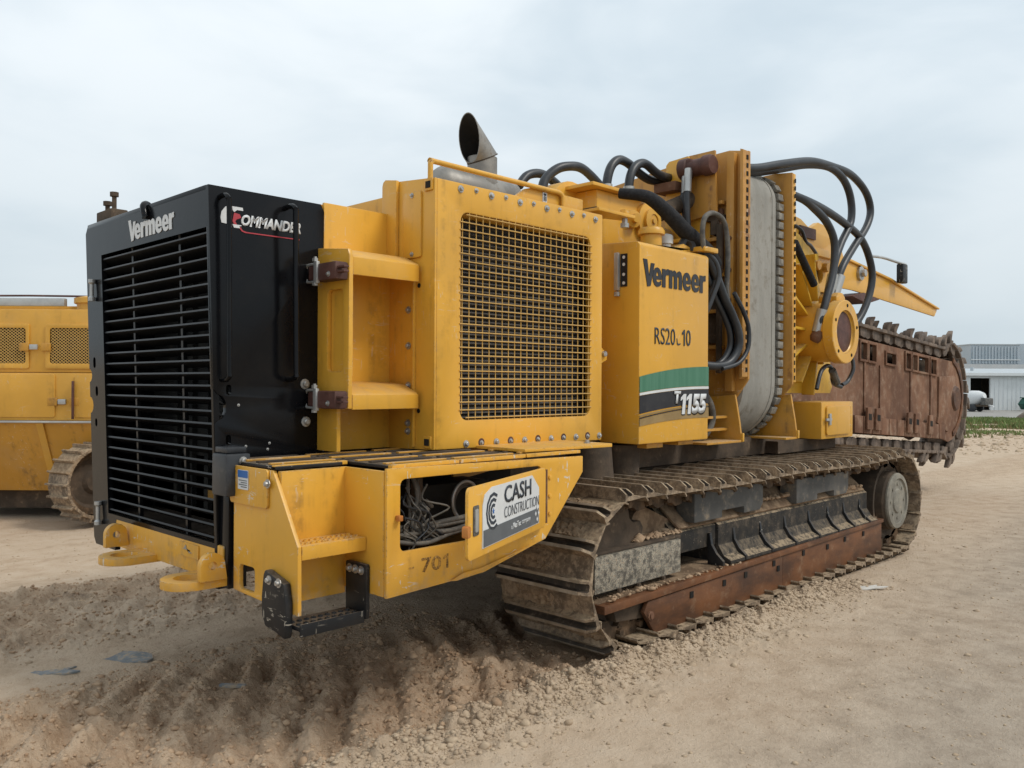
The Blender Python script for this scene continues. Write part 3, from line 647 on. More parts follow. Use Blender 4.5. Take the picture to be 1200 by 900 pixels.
MB().cyl((3.376, 3.036, .91), (3.376, 3.036, 1.195), .008, n=8).build('hinge_rod', 'rust', door)
for z in (.955, 1.05, 1.15):
    MB().lathe((3.42, YP, z), (0, -1, 0), [(.0, 0), (.012, 0), (.012, .008), (0, .01)], 8).build('hinge_bolt', 'yellow_worn', lock)
b = MB(); b.box(2.375, 2.398, 3.02, 3.048, 1.03, 1.055); b.build('strike', 'orange_strap', lock, .003)
text('70', (2.53, YP-.0005, .772), (1, 0, 0), (0, 0, 1), (0, -1, 0), .12, .068, 'stencil', lock, 'stencil_number', .015, depth=.001)
figure_one((2.665, YP, .772), .03, .068, 'stencil', lock, 0, -.0015, name='stencil_number')
b = MB(); b.box(2.455, 2.485, YP-.002, YP-.0005, .80, .807); b.build('stencil_dash', 'stencil', lock)
b = MB(); b.add([(2.70, YP-.012, .708), (2.78, YP-.014, .735), (2.9, YP-.01, .74), (3.2, YP-.012, .795), (3.3, YP-.006, .815), (3.2, YP-.004, .785), (2.9, YP-.006, .715), (2.75, YP-.002, .7)], [tuple(range(8))]); b.build('bent_lip', 'yellow_worn', lock)
# drop step of rubber and steel
b = MB(); b.prism([(3.415, .80), (3.40, .825), (3.30, .80), (3.245, .785), (3.24, .76), (3.225, .70), (3.225, .585), (3.235, .548), (3.31, .565), (3.40, .575), (3.425, .62), (3.43, .70)], 'X', 1.925, 1.963); ds = b.build('drop_step', 'blackmat', T, .01)
b = MB(); b.prism(lrect(3.165, 3.325, .575, .825, .008, 2), 'X', 2.300, 2.322); b.build('step_hanger', 'blackmat', ds, .004)
for y in (3.20, 3.245, 3.29): put(boltm, 'bolt', ds, (2.30, y, .795), (0, 0, -PI/2))
for y in (3.28, 3.36): put(boltm, 'bolt', ds, (1.925, y, .785), (0, 0, -PI/2))
b = MB(); b.box(1.965, 2.298, 3.18, 3.33, .585, .605); b.build('step_bar', 'blackmat', ds, .004)
b = MB(); b.box(1.965, 2.298, 3.17, 3.179, .562, .618); b.build('step_bar', 'blackmat', ds, .003)
for i in range(9):
    x = 1.985+i*.036
    for y in (3.215, 3.27): MB().lathe((x, y, .605), (0, 0, 1), [(.013, 0), (.010, .009), (.006, .009), (.006, .001), (0, .001)], 7).build('grip_cup', 'blackmat', ds)
# deck plates
for x0, x1, yi in ((1.975, 2.36, 3.85), (2.37, 2.78, 3.86), (2.79, 3.25, 3.86), (3.26, 3.70, 3.5)):
    b = MB(); b.box(x0, x1 if x1 > 2.4 else 2.322, 3.10 if x1 > 2.4 else 3.385, yi, 1.262, 1.277); dp = b.build('deck_plate', 'blackmat', T, .003)
    yl = 3.40 if x1 < 2.4 else 3.068
    b = MB(); b.box(x0, x1, yl, yl+.03, 1.2635, 1.281); b.build('deck_edge', 'yellow_worn', dp, .002)
    for k in range(7):
        y = yl+.07+k*.11
        if y < yi-.04: b = MB(); b.box(x0+.02, x1-.02, y, y+.028, 1.2775, 1.284+.004*random.random()); b.build('deck_rib', 'mud' if k % 2 else 'yellow_dusty', dp, .002)
b = MB(); b.prism([(3.30, 3.12), (3.98, 3.06), (4.03, 3.10), (4.03, 3.60), (3.30, 3.60)], 'Z', 1.285, 1.302); fp = b.build('fender_plate', 'yellow_worn', T, .003)
MB().lathe((3.92, 3.2, 1.302), (0, 0, 1), [(.022, 0), (.022, .005), (.014, .006), (.014, .02), (0, .02)], 8).build('bolt', 'bolt', fp)
b = MB(); b.prism([(3.2, 1.10), (3.70, 1.17), (4.0, 1.284), (3.2, 1.284)], 'Y', 3.58, 3.64); b.build('fender_web', 'yellow_dusty', fp)
# ---- engine enclosure
b = MB(); b.box(2.545, 3.0, 3.895, 3.915, 1.285, 2.618); ec = b.build('engine_cowl', 'yellow', T, .006)
b = MB(); b.box(2.50, 4.6, 3.92, 5.44, 1.28, 2.612); b.build('engine_body', 'yellow_dusty', T, .01)
b = MB(); b.box(3.02, 4.40, 3.56, 5.40, 2.60, 2.742); b.build('engine_roof', 'yellow', T, .02)
b = MB(); b.prism([(3.945, 1.28), (3.50, 1.292), (3.50, 2.765), (3.90, 2.80), (3.935, 2.785), (3.945, 2.75)], 'X', 2.985, 3.0); er = b.build('enclosure_end', 'yellow', T, .005)
b = MB(); b.prism([(3.94, 2.30), (3.81, 2.30), (3.81, 2.795), (3.91, 2.812), (3.932, 2.80), (3.94, 2.775)], 'X', 2.962, 2.983); b.build('corner_guard', 'yellow', er, .004)
b = MB(); b.prism(lrect(3.605, 3.76, 2.345, 2.71, .012, 2), 'X', 2.972, 2.984); b.build('cover_plate', 'yellow', er, .003)
for y, z in ((3.68, 2.69), (3.68, 2.365)): put(boltm, 'bolt', er, (2.972, y, z), (0, 0, -PI/2)).scale = (.7, .7, .7)
b = MB(); b.box(2.965, 2.984, 3.655, 3.668, 1.30, 2.30); b.build('enclosure_flange', 'yellow', er, .003)
for z in (1.47, 1.74, 1.88, 2.02): pass
for z in (2.06, 1.86, 1.64, 1.43, 1.365): put(boltm, 'bolt', er, (2.984, 3.72, z if z > 1.4 else 1.385), (0, 0, -PI/2))
for z in (2.19, 1.50): MB().cyl((2.985, 3.63, z), (2.982, 3.63, z), .013, n=10).build('bolt_hole', 'hole', er)
for zz, nm in ((1.335, 'lower'), (2.735, 'upper')):
    b = MB(); b.box(2.975, 2.984, 3.515, 3.58, zz-.035, zz+.03); b.build('lifting_socket', 'yellow_worn', er, .002)
    b = MB(); b.box(2.9715, 2.9748, 3.528, 3.567, zz-.022, zz+.015); b.build('socket_hole', 'hole', er)
# front side panel with the big opening
YB = 3.50
G0, G1, GZ0, GZ1 = 3.178, 4.312, 1.449, 2.607
b = MB(); b.prism([(3.0, 1.29), (4.44, 1.283), (4.44, 2.775), (3.0, 2.767)], 'Y', YB, YB+.025, [lrect(G0, G1, GZ0, GZ1, .05, 5)]); sp = b.build('radiator_side_panel', 'yellow', T, .012)
b = MB(); b.box(4.415, 4.44, 3.53, 3.92, 1.29, 2.772); b.build('enclosure_end', 'yellow', T, .008)
b = MB(); b.box(3.02, 4.41, 3.62, 3.66, 1.32, 2.72); scr = b.build('cooler_core', 'core', T)
M['fin'] = mottled('cooler_fin', (.085, .075, .066), (.13, .115, .098), (.20, .17, .135), 8, .75, bump=.1)
for i in range(46):
    z = 1.455+i*.0252; b = MB(); b.prism([(3.60, z), (3.62, z-.006), (3.62, z+.012)], 'X', G0-.03, G1+.03); b.build('cooler_fin', 'fin', scr)
b = MB(); b.box(3.50-.0, G1, 3.56, 3.60, GZ0-.04, GZ0-.02); b.build('core_seal', 'mud', scr)
nv_, nh_ = 22, 27
for i in range(nv_):
    x = G0+.012+(G1-G0-.024)*i/(nv_-1); e = .012 if 0 < i < nv_-1 else -.035
    MB().cyl((x, 3.506, GZ0-e), (x, 3.506, GZ1+e), .0036, n=6).build('grille_wire', 'yellow_mesh', sp)
for i in range(nh_):
    z = GZ0+.012+(GZ1-GZ0-.024)*i/(nh_-1); e = .012 if 0 < i < nh_-1 else -.035
    MB().cyl((G0-e, 3.497, z), (G1+e, 3.497, z), .0036, n=6).build('grille_wire', 'yellow_mesh', sp)
for i in range(11):
    x = 3.17+i*.119
    o = put(boltm, 'bolt', sp, (x, YB, 2.732 if i % 2 == 0 else 2.742))
    if i % 2: o.scale = (.72, .8, .72)
    o = put(boltm, 'bolt', sp, (x+.05, YB, 1.315))
    if i % 2: o.scale = (.72, .8, .72)
    if i % 2: MB().cyl((x+.05, YB-.0015, 1.318), (x+.05, YB+.001, 1.318), .024, n=12).build('bolt_hole', 'brown', sp)
MB().tube([(2.985, 3.54, 2.75), (2.985, 3.54, 2.83), (2.988, 3.54, 2.85), (3.01, 3.54, 2.862), (3.05, 3.54, 2.862), (3.9, 3.54, 2.862), (4.03, 3.54, 2.862), (4.07, 3.54, 2.85), (4.08, 3.54, 2.82), (4.08, 3.54, 2.74)], .015, 10, 5).build('guard_rail', 'yellow', T, smooth=60)
b = MB(); b.prism(lrect(3.905, 3.945, 2.785, 2.845, .004, 2), 'Y', 3.552, 3.555); b.build('pictogram_sticker', 'white', sp)
for a in ((3.915, 3.935, 2.825, 2.838), (3.913, 3.921, 2.792, 2.82), (3.929, 3.937, 2.792, 2.82)): b = MB(); b.box(a[0], a[1], 3.549, 3.5518, a[2], a[3]); b.build('pictogram', 'ink', sp)
b = MB(); b.prism([(3.6, 2.74), (4.30, 2.74), (4.30, 2.86), (3.83, 2.862), (3.75, 2.84)], 'Y', 3.556, 3.58); b.build('roof_flange', 'yellow', T, .004)
b = MB(); b.prism([(4.40, 3.50), (4.80, 3.50), (4.83, 3.53), (4.83, 3.60), (4.40, 3.75)], 'Z', 2.80, 2.822); tl = b.build('tie_lug', 'yellow', T, .003)
MB().lathe((4.74, 3.545, 2.735), (0, 0, 1), [(.0, 0), (.03, 0), (.03, .03), (.02, .032), (.02, .064), (0, .064)], 8).build('bolt', 'bolt', tl)
MB().lathe((4.74, 3.545, 2.823), (0, 0, 1), [(.032, 0), (.032, .035), (0, .035)], 8).build('bolt', 'yellow', tl)
# hinge-post bracket with two shelves and rubber latches
b = MB(); b.prism([(3.885, 1.295), (3.70, 1.295), (3.70, 1.52), (3.60, 1.52), (3.595, 2.30), (3.61, 2.335), (3.885, 2.365)], 'X', 2.50, 2.525, [lrect(3.65, 3.79, 1.71, 2.135, .022, 3)]); po = b.build('hinge_post', 'yellow', T, .005)
b = MB(); b.box(2.526, 2.548, 3.63, 3.81, 1.69, 2.155); b.build('post_inset', 'yellow', po)
for z0, dz in ((2.205, .10), (1.515, .085)):
    b = MB(); b.prism([(3.60, z0), (3.60, z0+dz-.01), (3.612, z0+dz), (3.72, z0+dz+.045), (3.893, z0+dz+.06), (3.893, z0+dz+.045), (3.72, z0+dz+.03), (3.615, z0+dz-.016), (3.615, z0)], 'X', 2.527, 2.96); b.build('bracket_shelf', 'yellow', po, .004)
for z in (2.222, 1.568):
    b = MB(); b.box(2.42, 2.498, 3.60, 3.80, z-.048, z+.043); la = b.build('rubber_latch', 'brown', T, .012)
    b = MB(); b.box(2.41, 2.43, 3.755, 3.785, z-.06, z+.055); b.build('latch_bracket', 'galv', la, .004)
    b = MB(); b.box(2.428, 2.47, 3.80, 3.86, z-.038, z+.036); b.build('latch_strap', 'brown', la, .008)
    MB().tube([(2.44, 3.78, z+.045), (2.435, 3.86, z+.045), (2.435, 3.885, z+.035), (2.435, 3.885, z-.035), (2.435, 3.86, z-.045), (2.44, 3.78, z-.045)], .007, 7, 4).build('latch_wire', 'galv', la)
    for zz in (z-.07, z+.055): MB().lathe((2.42, 3.782, zz), (0, 0, 1), [(.016, 0), (.016, .016), (.009, .017), (.009, .024), (0, .024)], 6).build('latch_nut', 'bolt', la)
    for dz in (.012, -.012): b = MB(); b.box(2.43, 2.46, 3.54, 3.60, z+dz-.005, z+dz+.005); b.build('latch_fork', 'brown', la, .002)
    put(boltm, 'bolt', la, (2.42, 3.66, z-.02), (0, 0, -PI/2)).scale = (.7, .7, .7)
# ---- exhaust
b = MB().lathe((3.62, 4.25, 2.96), (1, 0, 0), [(.0, -.02), (.09, 0), (.125, .05), (.125, .70), (.09, .74), (0, .76)], 24); ex = b.build('muffler', 'pipe', T, smooth=50)
EXC = 4.05
k = 28; cx, cy, r = EXC, 4.25, .103
b = MB().lathe((cx, cy, 2.70), (0, 0, 1), [(r+.010, 0), (r+.010, .34), (r, .345), (r, .51)], k); b.build('exhaust_stack', 'pipe', ex, smooth=50)
# mitred turned-back tip: open oblique tube leaning to the back
vs = []; fs = []; kk = 32
def ring(c, ax, r, top=None):
    A = Vector(ax).normalized(); U = Vector((0, 1, 0)); V = A.cross(U); return [Vector(c)+(U*math.cos(2*PI*i/kk)+V*math.sin(2*PI*i/kk))*r for i in range(kk)]
low = []; topo = []; topi = []; lowi = []
d = Vector((-.73, 0, .69)).normalized()
for i in range(kk):
    a = 2*PI*i/kk; x = r*math.cos(a); y = r*math.sin(a)
    zc = 3.205+.05*x/r                           # mitre plane rises to the front
    p = Vector((cx+x, cy+y, zc)); low.append(p); lowi.append(Vector((cx+x*.94, cy+y*.94, zc)))
    # project along d on to the steep opening plane
    xt = cx-.23+.16*(0)  # opening plane nearly upright
    nrm = Vector((-.99, 0, -.13)); pl = Vector((cx-.125, cy, 3.32))
    t = (pl-p).dot(nrm)/d.dot(nrm); topo.append(p+d*t)
    q = lowi[-1]; t2 = (pl-q).dot(nrm)/d.dot(nrm); topi.append(q+d*t2)
b = MB(); vs = low+topo+topi+lowi
for i in range(kk):
    j = (i+1) % kk
    for q in range(3): fs.append((q*kk+i, q*kk+j, (q+1)*kk+j, (q+1)*kk+i))
    fs.append((3*kk+i, 3*kk+j, j, i))
b.add(vs, fs); b.m = [1 if (k % 4) == 2 else 0 for k in range(len(fs))]; b.build('exhaust_tip', ['pipe', 'hole'], ex, smooth=40)
b = MB().lathe((cx, cy, 3.02), (0, 0, 1), [(r-.02, 0), (r-.02, .05), (0, .05)], 20); b.build('pipe_bore', 'hole', ex)
rod('pipe_seam', [p+(p-Vector((cx, cy, p.z)))*.01 for p in low+[low[0]]], .004, 'mud', ex, 5, 1)
# ---- hydraulic tank with the lettering
YT = 3.45
b = MB(); b.prism([(3.452, 1.238), (3.80, 1.238), (3.80, 2.66), (3.474, 2.642), (3.452, 2.62)], 'X', 4.788, 5.682); tk = b.build('hydraulic_tank', 'yellow', T, .014)
for z, x0 in ((1.20, 4.95), (1.205, 5.35)): b = MB(); b.box(x0, x0+.2, 3.5, 3.75, z, 1.236); b.build('tank_foot', 'yellow_dusty', tk, .004)
yt = YT+.0005
heavy_text('Vermeer', (4.825, yt, 2.345), (1, 0, .0), (0, 0, 1), (0, -1, 0), .81, .178, 'decal_black', tk)
text('RS20', (4.968, yt, 1.938), (1, 0, 0), (0, 0, 1), (0, -1, 0), .255, .118, 'ink', tk, 'number_lettering', -.004)
decal('number_remnant', [(5.244, 1.99), (5.252, 1.985), (5.258, 1.955), (5.275, 1.948), (5.292, 1.956), (5.294, 1.946), (5.27, 1.938), (5.25, 1.944)], 'ink', tk, yt, .002)
figure_one((5.315, yt, 1.938), .036, .118, 'ink', tk, 0, 0, bold=.40)
text('0', (5.368, yt, 1.938), (1, 0, 0), (0, 0, 1), (0, -1, 0), .06, .118, 'ink', tk, 'number_lettering', .0)
def band(zl, zh, mat, name, x0=4.792, x1=5.68, y=yt, t=.0025, n=14):
    xs = [x0+(x1-x0)*i/n for i in range(n+1)]; f = lambda c, x: c[0]+(c[1]-c[0])*(x-4.8)/.88+c[2]*4*((x-4.8)/.88)*(1-(x-4.8)/.88)
    return decal(name, [(x, f(zl, x)) for x in xs]+[(x, f(zh, x)) for x in xs[::-1]], mat, tk, y, t)
g0 = (1.597, 1.644, .012); 
band(g0, (1.708, 1.79, .018), 'decal_green', 'decal_band')
band((1.577, 1.622, .012), (1.594, 1.641, .012), 'white', 'decal_band')
band((1.45, 1.512, .014), (1.574, 1.619, .012), 'decal_black', 'decal_band')
band((1.428, 1.494, .014), (1.441, 1.503, .014), 'decal_gold', 'decal_band')
band((1.415, 1.484, .014), (1.423, 1.490, .014), 'decal_black', 'decal_band')
band((1.365, 1.405, .014), (1.412, 1.481, .014), 'decal_gold', 'decal_band')
for dx, dz, mt, pr in ((.008, -.008, 'decal_black', .0035), (0, 0, 'white', .006)):
    text('T', (5.205+dx, yt, 1.515+dz), (1, 0, 0), (.03, 0, 1), (0, -1, 0), .085, .09, mt, tk, 'model_lettering', .05, .12, proud=pr)
    for q in (5.275, 5.352): figure_one((q+dx, yt, 1.437+dz), .068, .148, mt, tk, .14, pr, bold=.56, name='model_lettering')
    text('55', (5.435+dx, yt, 1.437+dz), (1, 0, 0), (.03, 0, 1), (0, -1, 0), .20, .148, mt, tk, 'model_lettering', .06, .15, proud=pr)
b = MB(); b.prism(lrect(3.555, 3.612, 2.335, 2.565, .004, 2), 'X', 4.783, 4.787); b.build('gauge_sticker', 'decal_black', tk)
for z in (2.36, 2.42, 2.49, 2.54): MB().cyl((4.7825, 3.583, z), (4.780, 3.583, z), .012, n=8).build('gauge_mark', 'white', tk)
b = MB(); b.box(4.755, 4.785, 3.615, 3.65, 2.31, 2.575); b.build('level_gauge', 'galv', tk, .006)
MB().lathe((4.77, 3.632, 2.27), (0, 0, 1), [(0, 0), (.02, .0), (.02, .03), (0, .035)], 8).build('gauge_nut', 'bolt', tk)
b = MB(); b.prism([(4.455, 1.98), (4.62, 1.86), (4.62, 1.82), (4.455, 1.75)], 'Y', 3.6, 3.62); b.build('tank_lug', 'yellow', T, .003)
MB().lathe((4.58, 3.6, 1.86), (0, -1, 0), [(0, 0), (.02, 0), (.02, .02), (0, .02)], 6).build('bolt', 'bolt', tk)
MB().lathe((5.22, 3.66, 2.645), (0, 0, 1), [(.078, 0), (.078, .11), (.10, .115), (.10, .145), (.085, .165), (0, .17)], 18).build('filler_cap', 'yellow', tk, smooth=40)
MB().lathe((5.40, 3.66, 2.645), (0, 0, 1), [(.045, 0), (.045, .07), (.06, .07), (.06, .13), (.05, .14), (0, .14)], 14).build('breather_cap', 'white', tk, smooth=40)
b = MB(); b.prism([(4.9, 2.655), (5.35, 2.655), (5.5, 2.72), (5.62, 2.70), (5.66, 2.655)], 'Y', 3.56, 3.78); b.build('tank_top_cover', 'yellow', tk, .01)
MB().tube([(5.52, 3.6, 2.70), (5.55, 3.58, 2.76), (5.6, 3.56, 2.74), (5.62, 3.56, 2.68)], .03, 8, 4).build('tank_fitting', 'rubber', tk)
# ---- conveyor pivot tower
b = MB(); b.prism([(4.9, 2.55), (5.62, 2.55), (5.62, 2.94), (5.45, 3.09), (4.9, 3.09)], 'Y', 3.92, 4.5); tw = b.build('pivot_tower', 'yellow', T, .012)
b = MB(); b.prism([(4.78, 3.86), (5.46, 3.86), (5.50, 3.95), (5.45, 4.55), (4.78, 4.55)], 'Z', 3.092, 3.118); b.build('tower_cap_plate', 'yellow', tw, .004)
ar = [(4.62, 2.70)]
for k in range(9): a = rad(180-k*11.25); ar.append((4.86+.24*math.cos(a), 2.93+.24*math.sin(a)))
ar += [(4.95, 3.16), (4.95, 2.70)]
b = MB(); b.prism(ar, 'Y', 4.12, 4.6); b.build('tower_cheek', 'yellow', tw, .01)
b = MB(); b.prism([(3.87, 2.70), (4.18, 2.92), (4.16, 2.96), (3.92, 2.96), (3.87, 2.93)], 'X', 4.893, 4.898); b.build('tower_window', 'mud', tw)
MB().lathe((5.52, 3.92, 2.93), (0, -1, 0), [(.15, 0), (.15, .04), (.10, .05), (.10, .075), (.055, .08), (.055, .072), (.02, .072), (.02, .085), (0, .085)], 26).build('pivot_boss', 'yellow', tw, smooth=40)
MB().lathe((5.30, 3.90, 2.92), (-.3, -1, 0), [(.07, -.02), (.07, .03), (.035, .035), (.035, .07), (0, .07)], 10).build('pivot_bolt', 'yellow', tw)
b = MB().cyl((5.6, 4.2, 2.83), (6.25, 4.2, 2.83), .17, n=24); b.build('pivot_arm', 'yellow_dusty', T)
MB().cyl((5.7, 4.05, 3.0), (6.2, 3.95, 3.22), .07, n=14).build('swing_cylinder', 'mud', T)
b = MB(); b.box(6.02, 6.2, 3.98, 4.2, 3.28, 3.36); b.build('cylinder_clevis', 'rust', T, .01)
for pts, r in (([(4.66, 4.25, 3.08), (4.70, 4.25, 3.18), (4.80, 4.22, 3.27), (4.923, 4.2, 3.31), (5.06, 4.2, 3.32), (5.2, 4.2, 3.27), (5.34, 4.2, 3.19), (5.42, 4.2, 3.12)], .036),
               ([(4.78, 4.6, 3.20), (4.88, 4.6, 3.30), (5.04, 4.6, 3.34), (5.2, 4.6, 3.30), (5.32, 4.6, 3.23)], .036),
               ([(5.375, 4.2, 3.12), (5.378, 4.2, 3.27), (5.43, 4.2, 3.40), (5.53, 4.2, 3.475), (5.66, 4.2, 3.47), (5.80, 4.2, 3.42), (5.95, 4.2, 3.39), (6.1, 4.2, 3.40), (6.32, 4.2, 3.42)], .037),
               ([(5.56, 4.12, 3.12), (5.565, 4.12, 3.28), (5.61, 4.12, 3.39), (5.70, 4.12, 3.46), (5.80, 4.12, 3.475), (5.95, 4.12, 3.43), (6.1, 4.12, 3.42), (6.32, 4.12, 3.44)], .037)):
    rod('hydraulic_hose', pts, r, 'rubber', T, 12, 6)
for x, y in ((5.375, 4.2), (5.56, 4.12)): MB().lathe((x, y, 3.118), (0, 0, 1), [(.055, 0), (.055, .04), (.046, .045), (.046, .13), (0, .13)], 12).build('hose_ferrule', 'galv', T)
rod('hose_sleeve', [(4.99, 3.78, 3.05), (5.06, 3.62, 3.02), (5.15, 3.58, 2.985), (5.28, 3.57, 2.93), (5.40, 3.57, 2.88), (5.53, 3.57, 2.82), (5.68, 3.56, 2.76), (5.82, 3.54, 2.68), (5.92, 3.54, 2.60)], lambda t: .038+.022*math.sin(min(1, t*1.25)*PI*.6), 'sleeve', T, 12, 6)
# hose loops hanging beside the tank
for k, (dx, dy, r) in enumerate(((0, 0, .034), (.05, .03, .030), (-.05, .05, .024), (.02, .08, .026))):
    rod('hydraulic_hose', [(5.66+dx*.3, 3.53+dy, 2.71), (5.76+dx*.6, 3.50+dy, 2.62), (5.85+dx, 3.47+dy, 2.46), (5.93+dx, 3.46+dy, 2.33), (6.03+dx, 3.45+dy, 2.21), (6.11+dx, 3.44+dy, 2.07), (6.12+dx, 3.45+dy, 1.94), (6.02+dx, 3.47+dy, 1.83), (5.86+dx, 3.5+dy, 1.80), (5.70+dx, 3.56+dy, 1.82), (5.5, 3.66+dy, 1.88)], r, 'rubber', T, 10, 6)
for k in range(4):
    dx = .045*k
    rod('hydraulic_hose', [(5.70+dx*.7, 3.50+.03*k, 2.68), (5.79+dx*.5, 3.46+.03*k, 2.60), (5.82+dx*.3, 3.45+.03*k, 2.48), (5.77+dx*.2, 3.47+.03*k, 2.34), (5.71, 3.5+.03*k, 2.2), (5.68, 3.6, 2.05)], .021+.003*(k % 2), 'rubber', T, 9, 6)
rod('hydraulic_hose', [(5.62, 3.46, 2.68), (5.60, 3.46, 2.82), (5.64, 3.46, 2.93), (5.76, 3.46, 2.975), (5.90, 3.46, 2.94), (5.96, 3.46, 2.82), (5.975, 3.46, 2.62), (5.96, 3.46, 2.42), (5.98, 3.46, 2.28)], .02, 'cable', T, 8, 6)
rod('hydraulic_hose', [(6.02, 3.43, 2.38), (6.15, 3.42, 2.24), (6.235, 3.42, 2.11), (6.225, 3.42, 1.95), (6.1, 3.43, 1.83), (5.9, 3.46, 1.78)], .018, 'rubber', T, 8, 6)
b = MB(); b.box(5.60, 5.80, 3.44, 3.60, 2.665, 2.705); b.build('hose_clamp', 'yellow_worn', T, .01)
# ---- conveyor frame and belt
FA = [(3.46, 1.70), (3.462, 3.565), (3.64, 3.60), (4.20, 3.57), (5.2, 3.45), (5.9, 3.3), (5.9, 1.3), (3.75, 1.3)]
b = MB(); b.prism(FA, 'X', 6.30, 6.33); fa = b.build('conveyor_frame', 'yellow_rusty', T, .004)
b = MB(); b.prism([(3.462, 1.72), (3.462, 3.56), (3.49, 3.57), (3.49, 1.70)], 'X', 6.21, 6.299); b.build('frame_flange', 'yellow_rusty', fa, .003)
b = MB(); b.prism([(3.57, 1.6), (3.56, 3.56), (3.63, 3.58), (3.64, 1.6)], 'X', 6.24, 6.299); b.build('frame_rib', 'yellow_rusty', fa, .006)
for i in range(27):
    z = 1.76+i*.0665; b = MB(); b.box(6.262, 6.288, 3.4575, 3.4612, z, z+.036); b.build('edge_slot', 'hole', fa)
b = MB(); b.prism([(3.93, 2.80), (4.16, 2.80), (4.15, 3.53), (4.12, 3.56), (3.93, 3.575)], 'X', 6.13, 6.16); mp = b.build('motor_plate', 'yellow', T, .006)
b = MB(); b.prism([(3.68, 3.08), (3.95, 3.03), (3.95, 3.585), (3.70, 3.59)], 'X', 6.17, 6.195); b.build('motor_bracket', 'yellow_rusty', mp, .004)
b = MB(); b.lathe((6.12, 3.68, 3.46), (0, 1, 0), [(0, 0), (.075, .0), (.085, .02), (.085, .08), (.07, .09), (.07, .22), (.09, .23), (.09, .30), (0, .31)], 18); b.build('belt_motor', 'brown', T, smooth=40)
b = MB(); b.box(6.06, 6.17, 3.86, 3.97, 3.40, 3.53); b.build('motor_block', 'brown', T, .015)
for k, x0 in enumerate((6.06, 6.10)):
    rod('hydraulic_hose', [(x0, 3.88+.05*k, 3.42), (x0-.02, 3.87+.05*k, 3.34), (x0-.05, 3.86+.06*k, 3.22), (x0-.05+.03*k, 3.86+.06*k, 3.05), (x0-.03+.06*k, 3.86+.06*k, 2.86), (x0+.05*k, 3.9, 2.7)], .027, 'rubber', T, 10, 6)
    MB().cyl((x0, 3.88+.05*k, 3.44), (x0-.045, 3.862+.05*k, 3.24), .033, n=12).build('hose_ferrule', 'galv', T)
b = MB(); b.box(5.93, 6.12, 3.83, 3.98, 2.82, 2.85); b.build('hose_clamp', 'yellow_worn', T, .004)
# small fittings and plates on the frame face
for y, z, w, h, t_, mt in ((3.66, 3.02, .16, .05, .07, 'mud'), (3.70, 2.90, .06, .12, .09, 'mud'), (3.60, 2.30, .07, .10, .05, 'rust'), (3.80, 2.55, .18, .5, .03, 'yellow_worn'), (3.72, 2.0, .14, .6, .04, 'mud'), (3.85, 2.92, .12, .16, .08, 'yellow_worn'), (3.68, 2.62, .03, .5, .05, 'rust')):
    b = MB(); b.box(6.298-t_, 6.298, y, y+w, z, z+h); b.build('frame_fitting', mt, fa, .006)
for k in range(5):
    z = 1.95+.3*k; b = MB(); b.box(6.22, 6.298, 3.66+.03*(k % 2), 3.90, z, z+.03); b.build('frame_stiffener', 'yellow_rusty', fa, .004)
b = MB(); b.box(6.20, 6.24, 3.66, 3.70, 1.75, 2.98); b.build('frame_channel', 'mud', fa, .006)
for z in (2.35, 2.6, 2.86): MB().lathe((6.24, 3.60, z), (-1, 0, 0), [(0, 0), (.022, 0), (.022, .012), (0, .014)], 8).build('frame_bolt', 'rust', fa)
# belt: a loop round the drums
def beltloop(off=0, n=10):
    P = []; y0, y1, z0, z1 = 3.515-off, 5.75, 1.17-off, 3.50+off
    for cx, cz, r, a0 in ((y0+.26, z1-.26, .26, 90), (y0+.50, z0+.50, .50, 180), (y1-.4, z0+.4, .4, 270), (y1-.3, z1-.3, .3, 0)):
        for k in range(n+1): a = rad(a0+90*k/n); P.append((cx+r*math.cos(a), cz+r*math.sin(a)))
    return P
b = MB(); b.prism(beltloop(), 'X', 6.335, 6.89); bl = b.build('conveyor_belt', 'belt', T, .03, smooth=50)
b = MB(); b.prism(beltloop(.005), 'X', 6.80, 6.815); b.build('belt_rib', 'belt', bl, .003)
b = MB(); b.prism(beltloop(-.012), 'X', 6.892, 6.98); b.build('belt_edge', 'cleat', bl, .004)
loop = beltloop(.006, 6)[:14]; L = []
for i in range(len(loop)-1):
    p = Vector(loop[i]); q = Vector(loop[i+1]); m_ = max(1, int((q-p).length/.02))
    for k in range(m_): L.append(p+(q-p)*k/m_)
cl = unshift(lambda: MB().box(-.046, .046, -.014, .02, -.030, .030).mesh('belt_cleat', 'cleat', 30, .006))
acc = 0; last = L[0]
for i, p in enumerate(L):
    acc += (p-last).length; last = p
    if acc > .068 and p.y < 3.52 and p.x < 4.1:
        acc = 0; t_ = (L[min(i+1, len(L)-1)]-L[max(i-1, 0)]); ang = math.atan2(t_.y, t_.x)
        o = put(cl, 'belt_cleat', bl, (6.937, p.x, p.y)); o.rotation_euler = (ang-PI/2+PI+random.uniform(-.04, .04), 0, 0)
FC = [(3.43, 1.66), (3.44, 3.515), (3.60, 3.53), (4.6, 3.5), (5.8, 3.3), (5.8, 1.3), (3.75, 1.3)]
b = MB(); b.prism(FC, 'X', 7.02, 7.045); fc = b.build('conveyor_frame', 'yellow_rusty', T, .004)
b = MB(); b.prism([(3.43, 1.68), (3.44, 3.51), (3.47, 3.515), (3.47, 1.66)], 'X', 7.046, 7.09); b.build('frame_flange', 'yellow_worn', fc, .003)
for i in range(27):
    z = 1.70+i*.0665; b = MB(); b.box(7.054, 7.072, 3.4275, 3.4298+.004, z, z+.036); b.build('edge_slot', 'hole', fc)
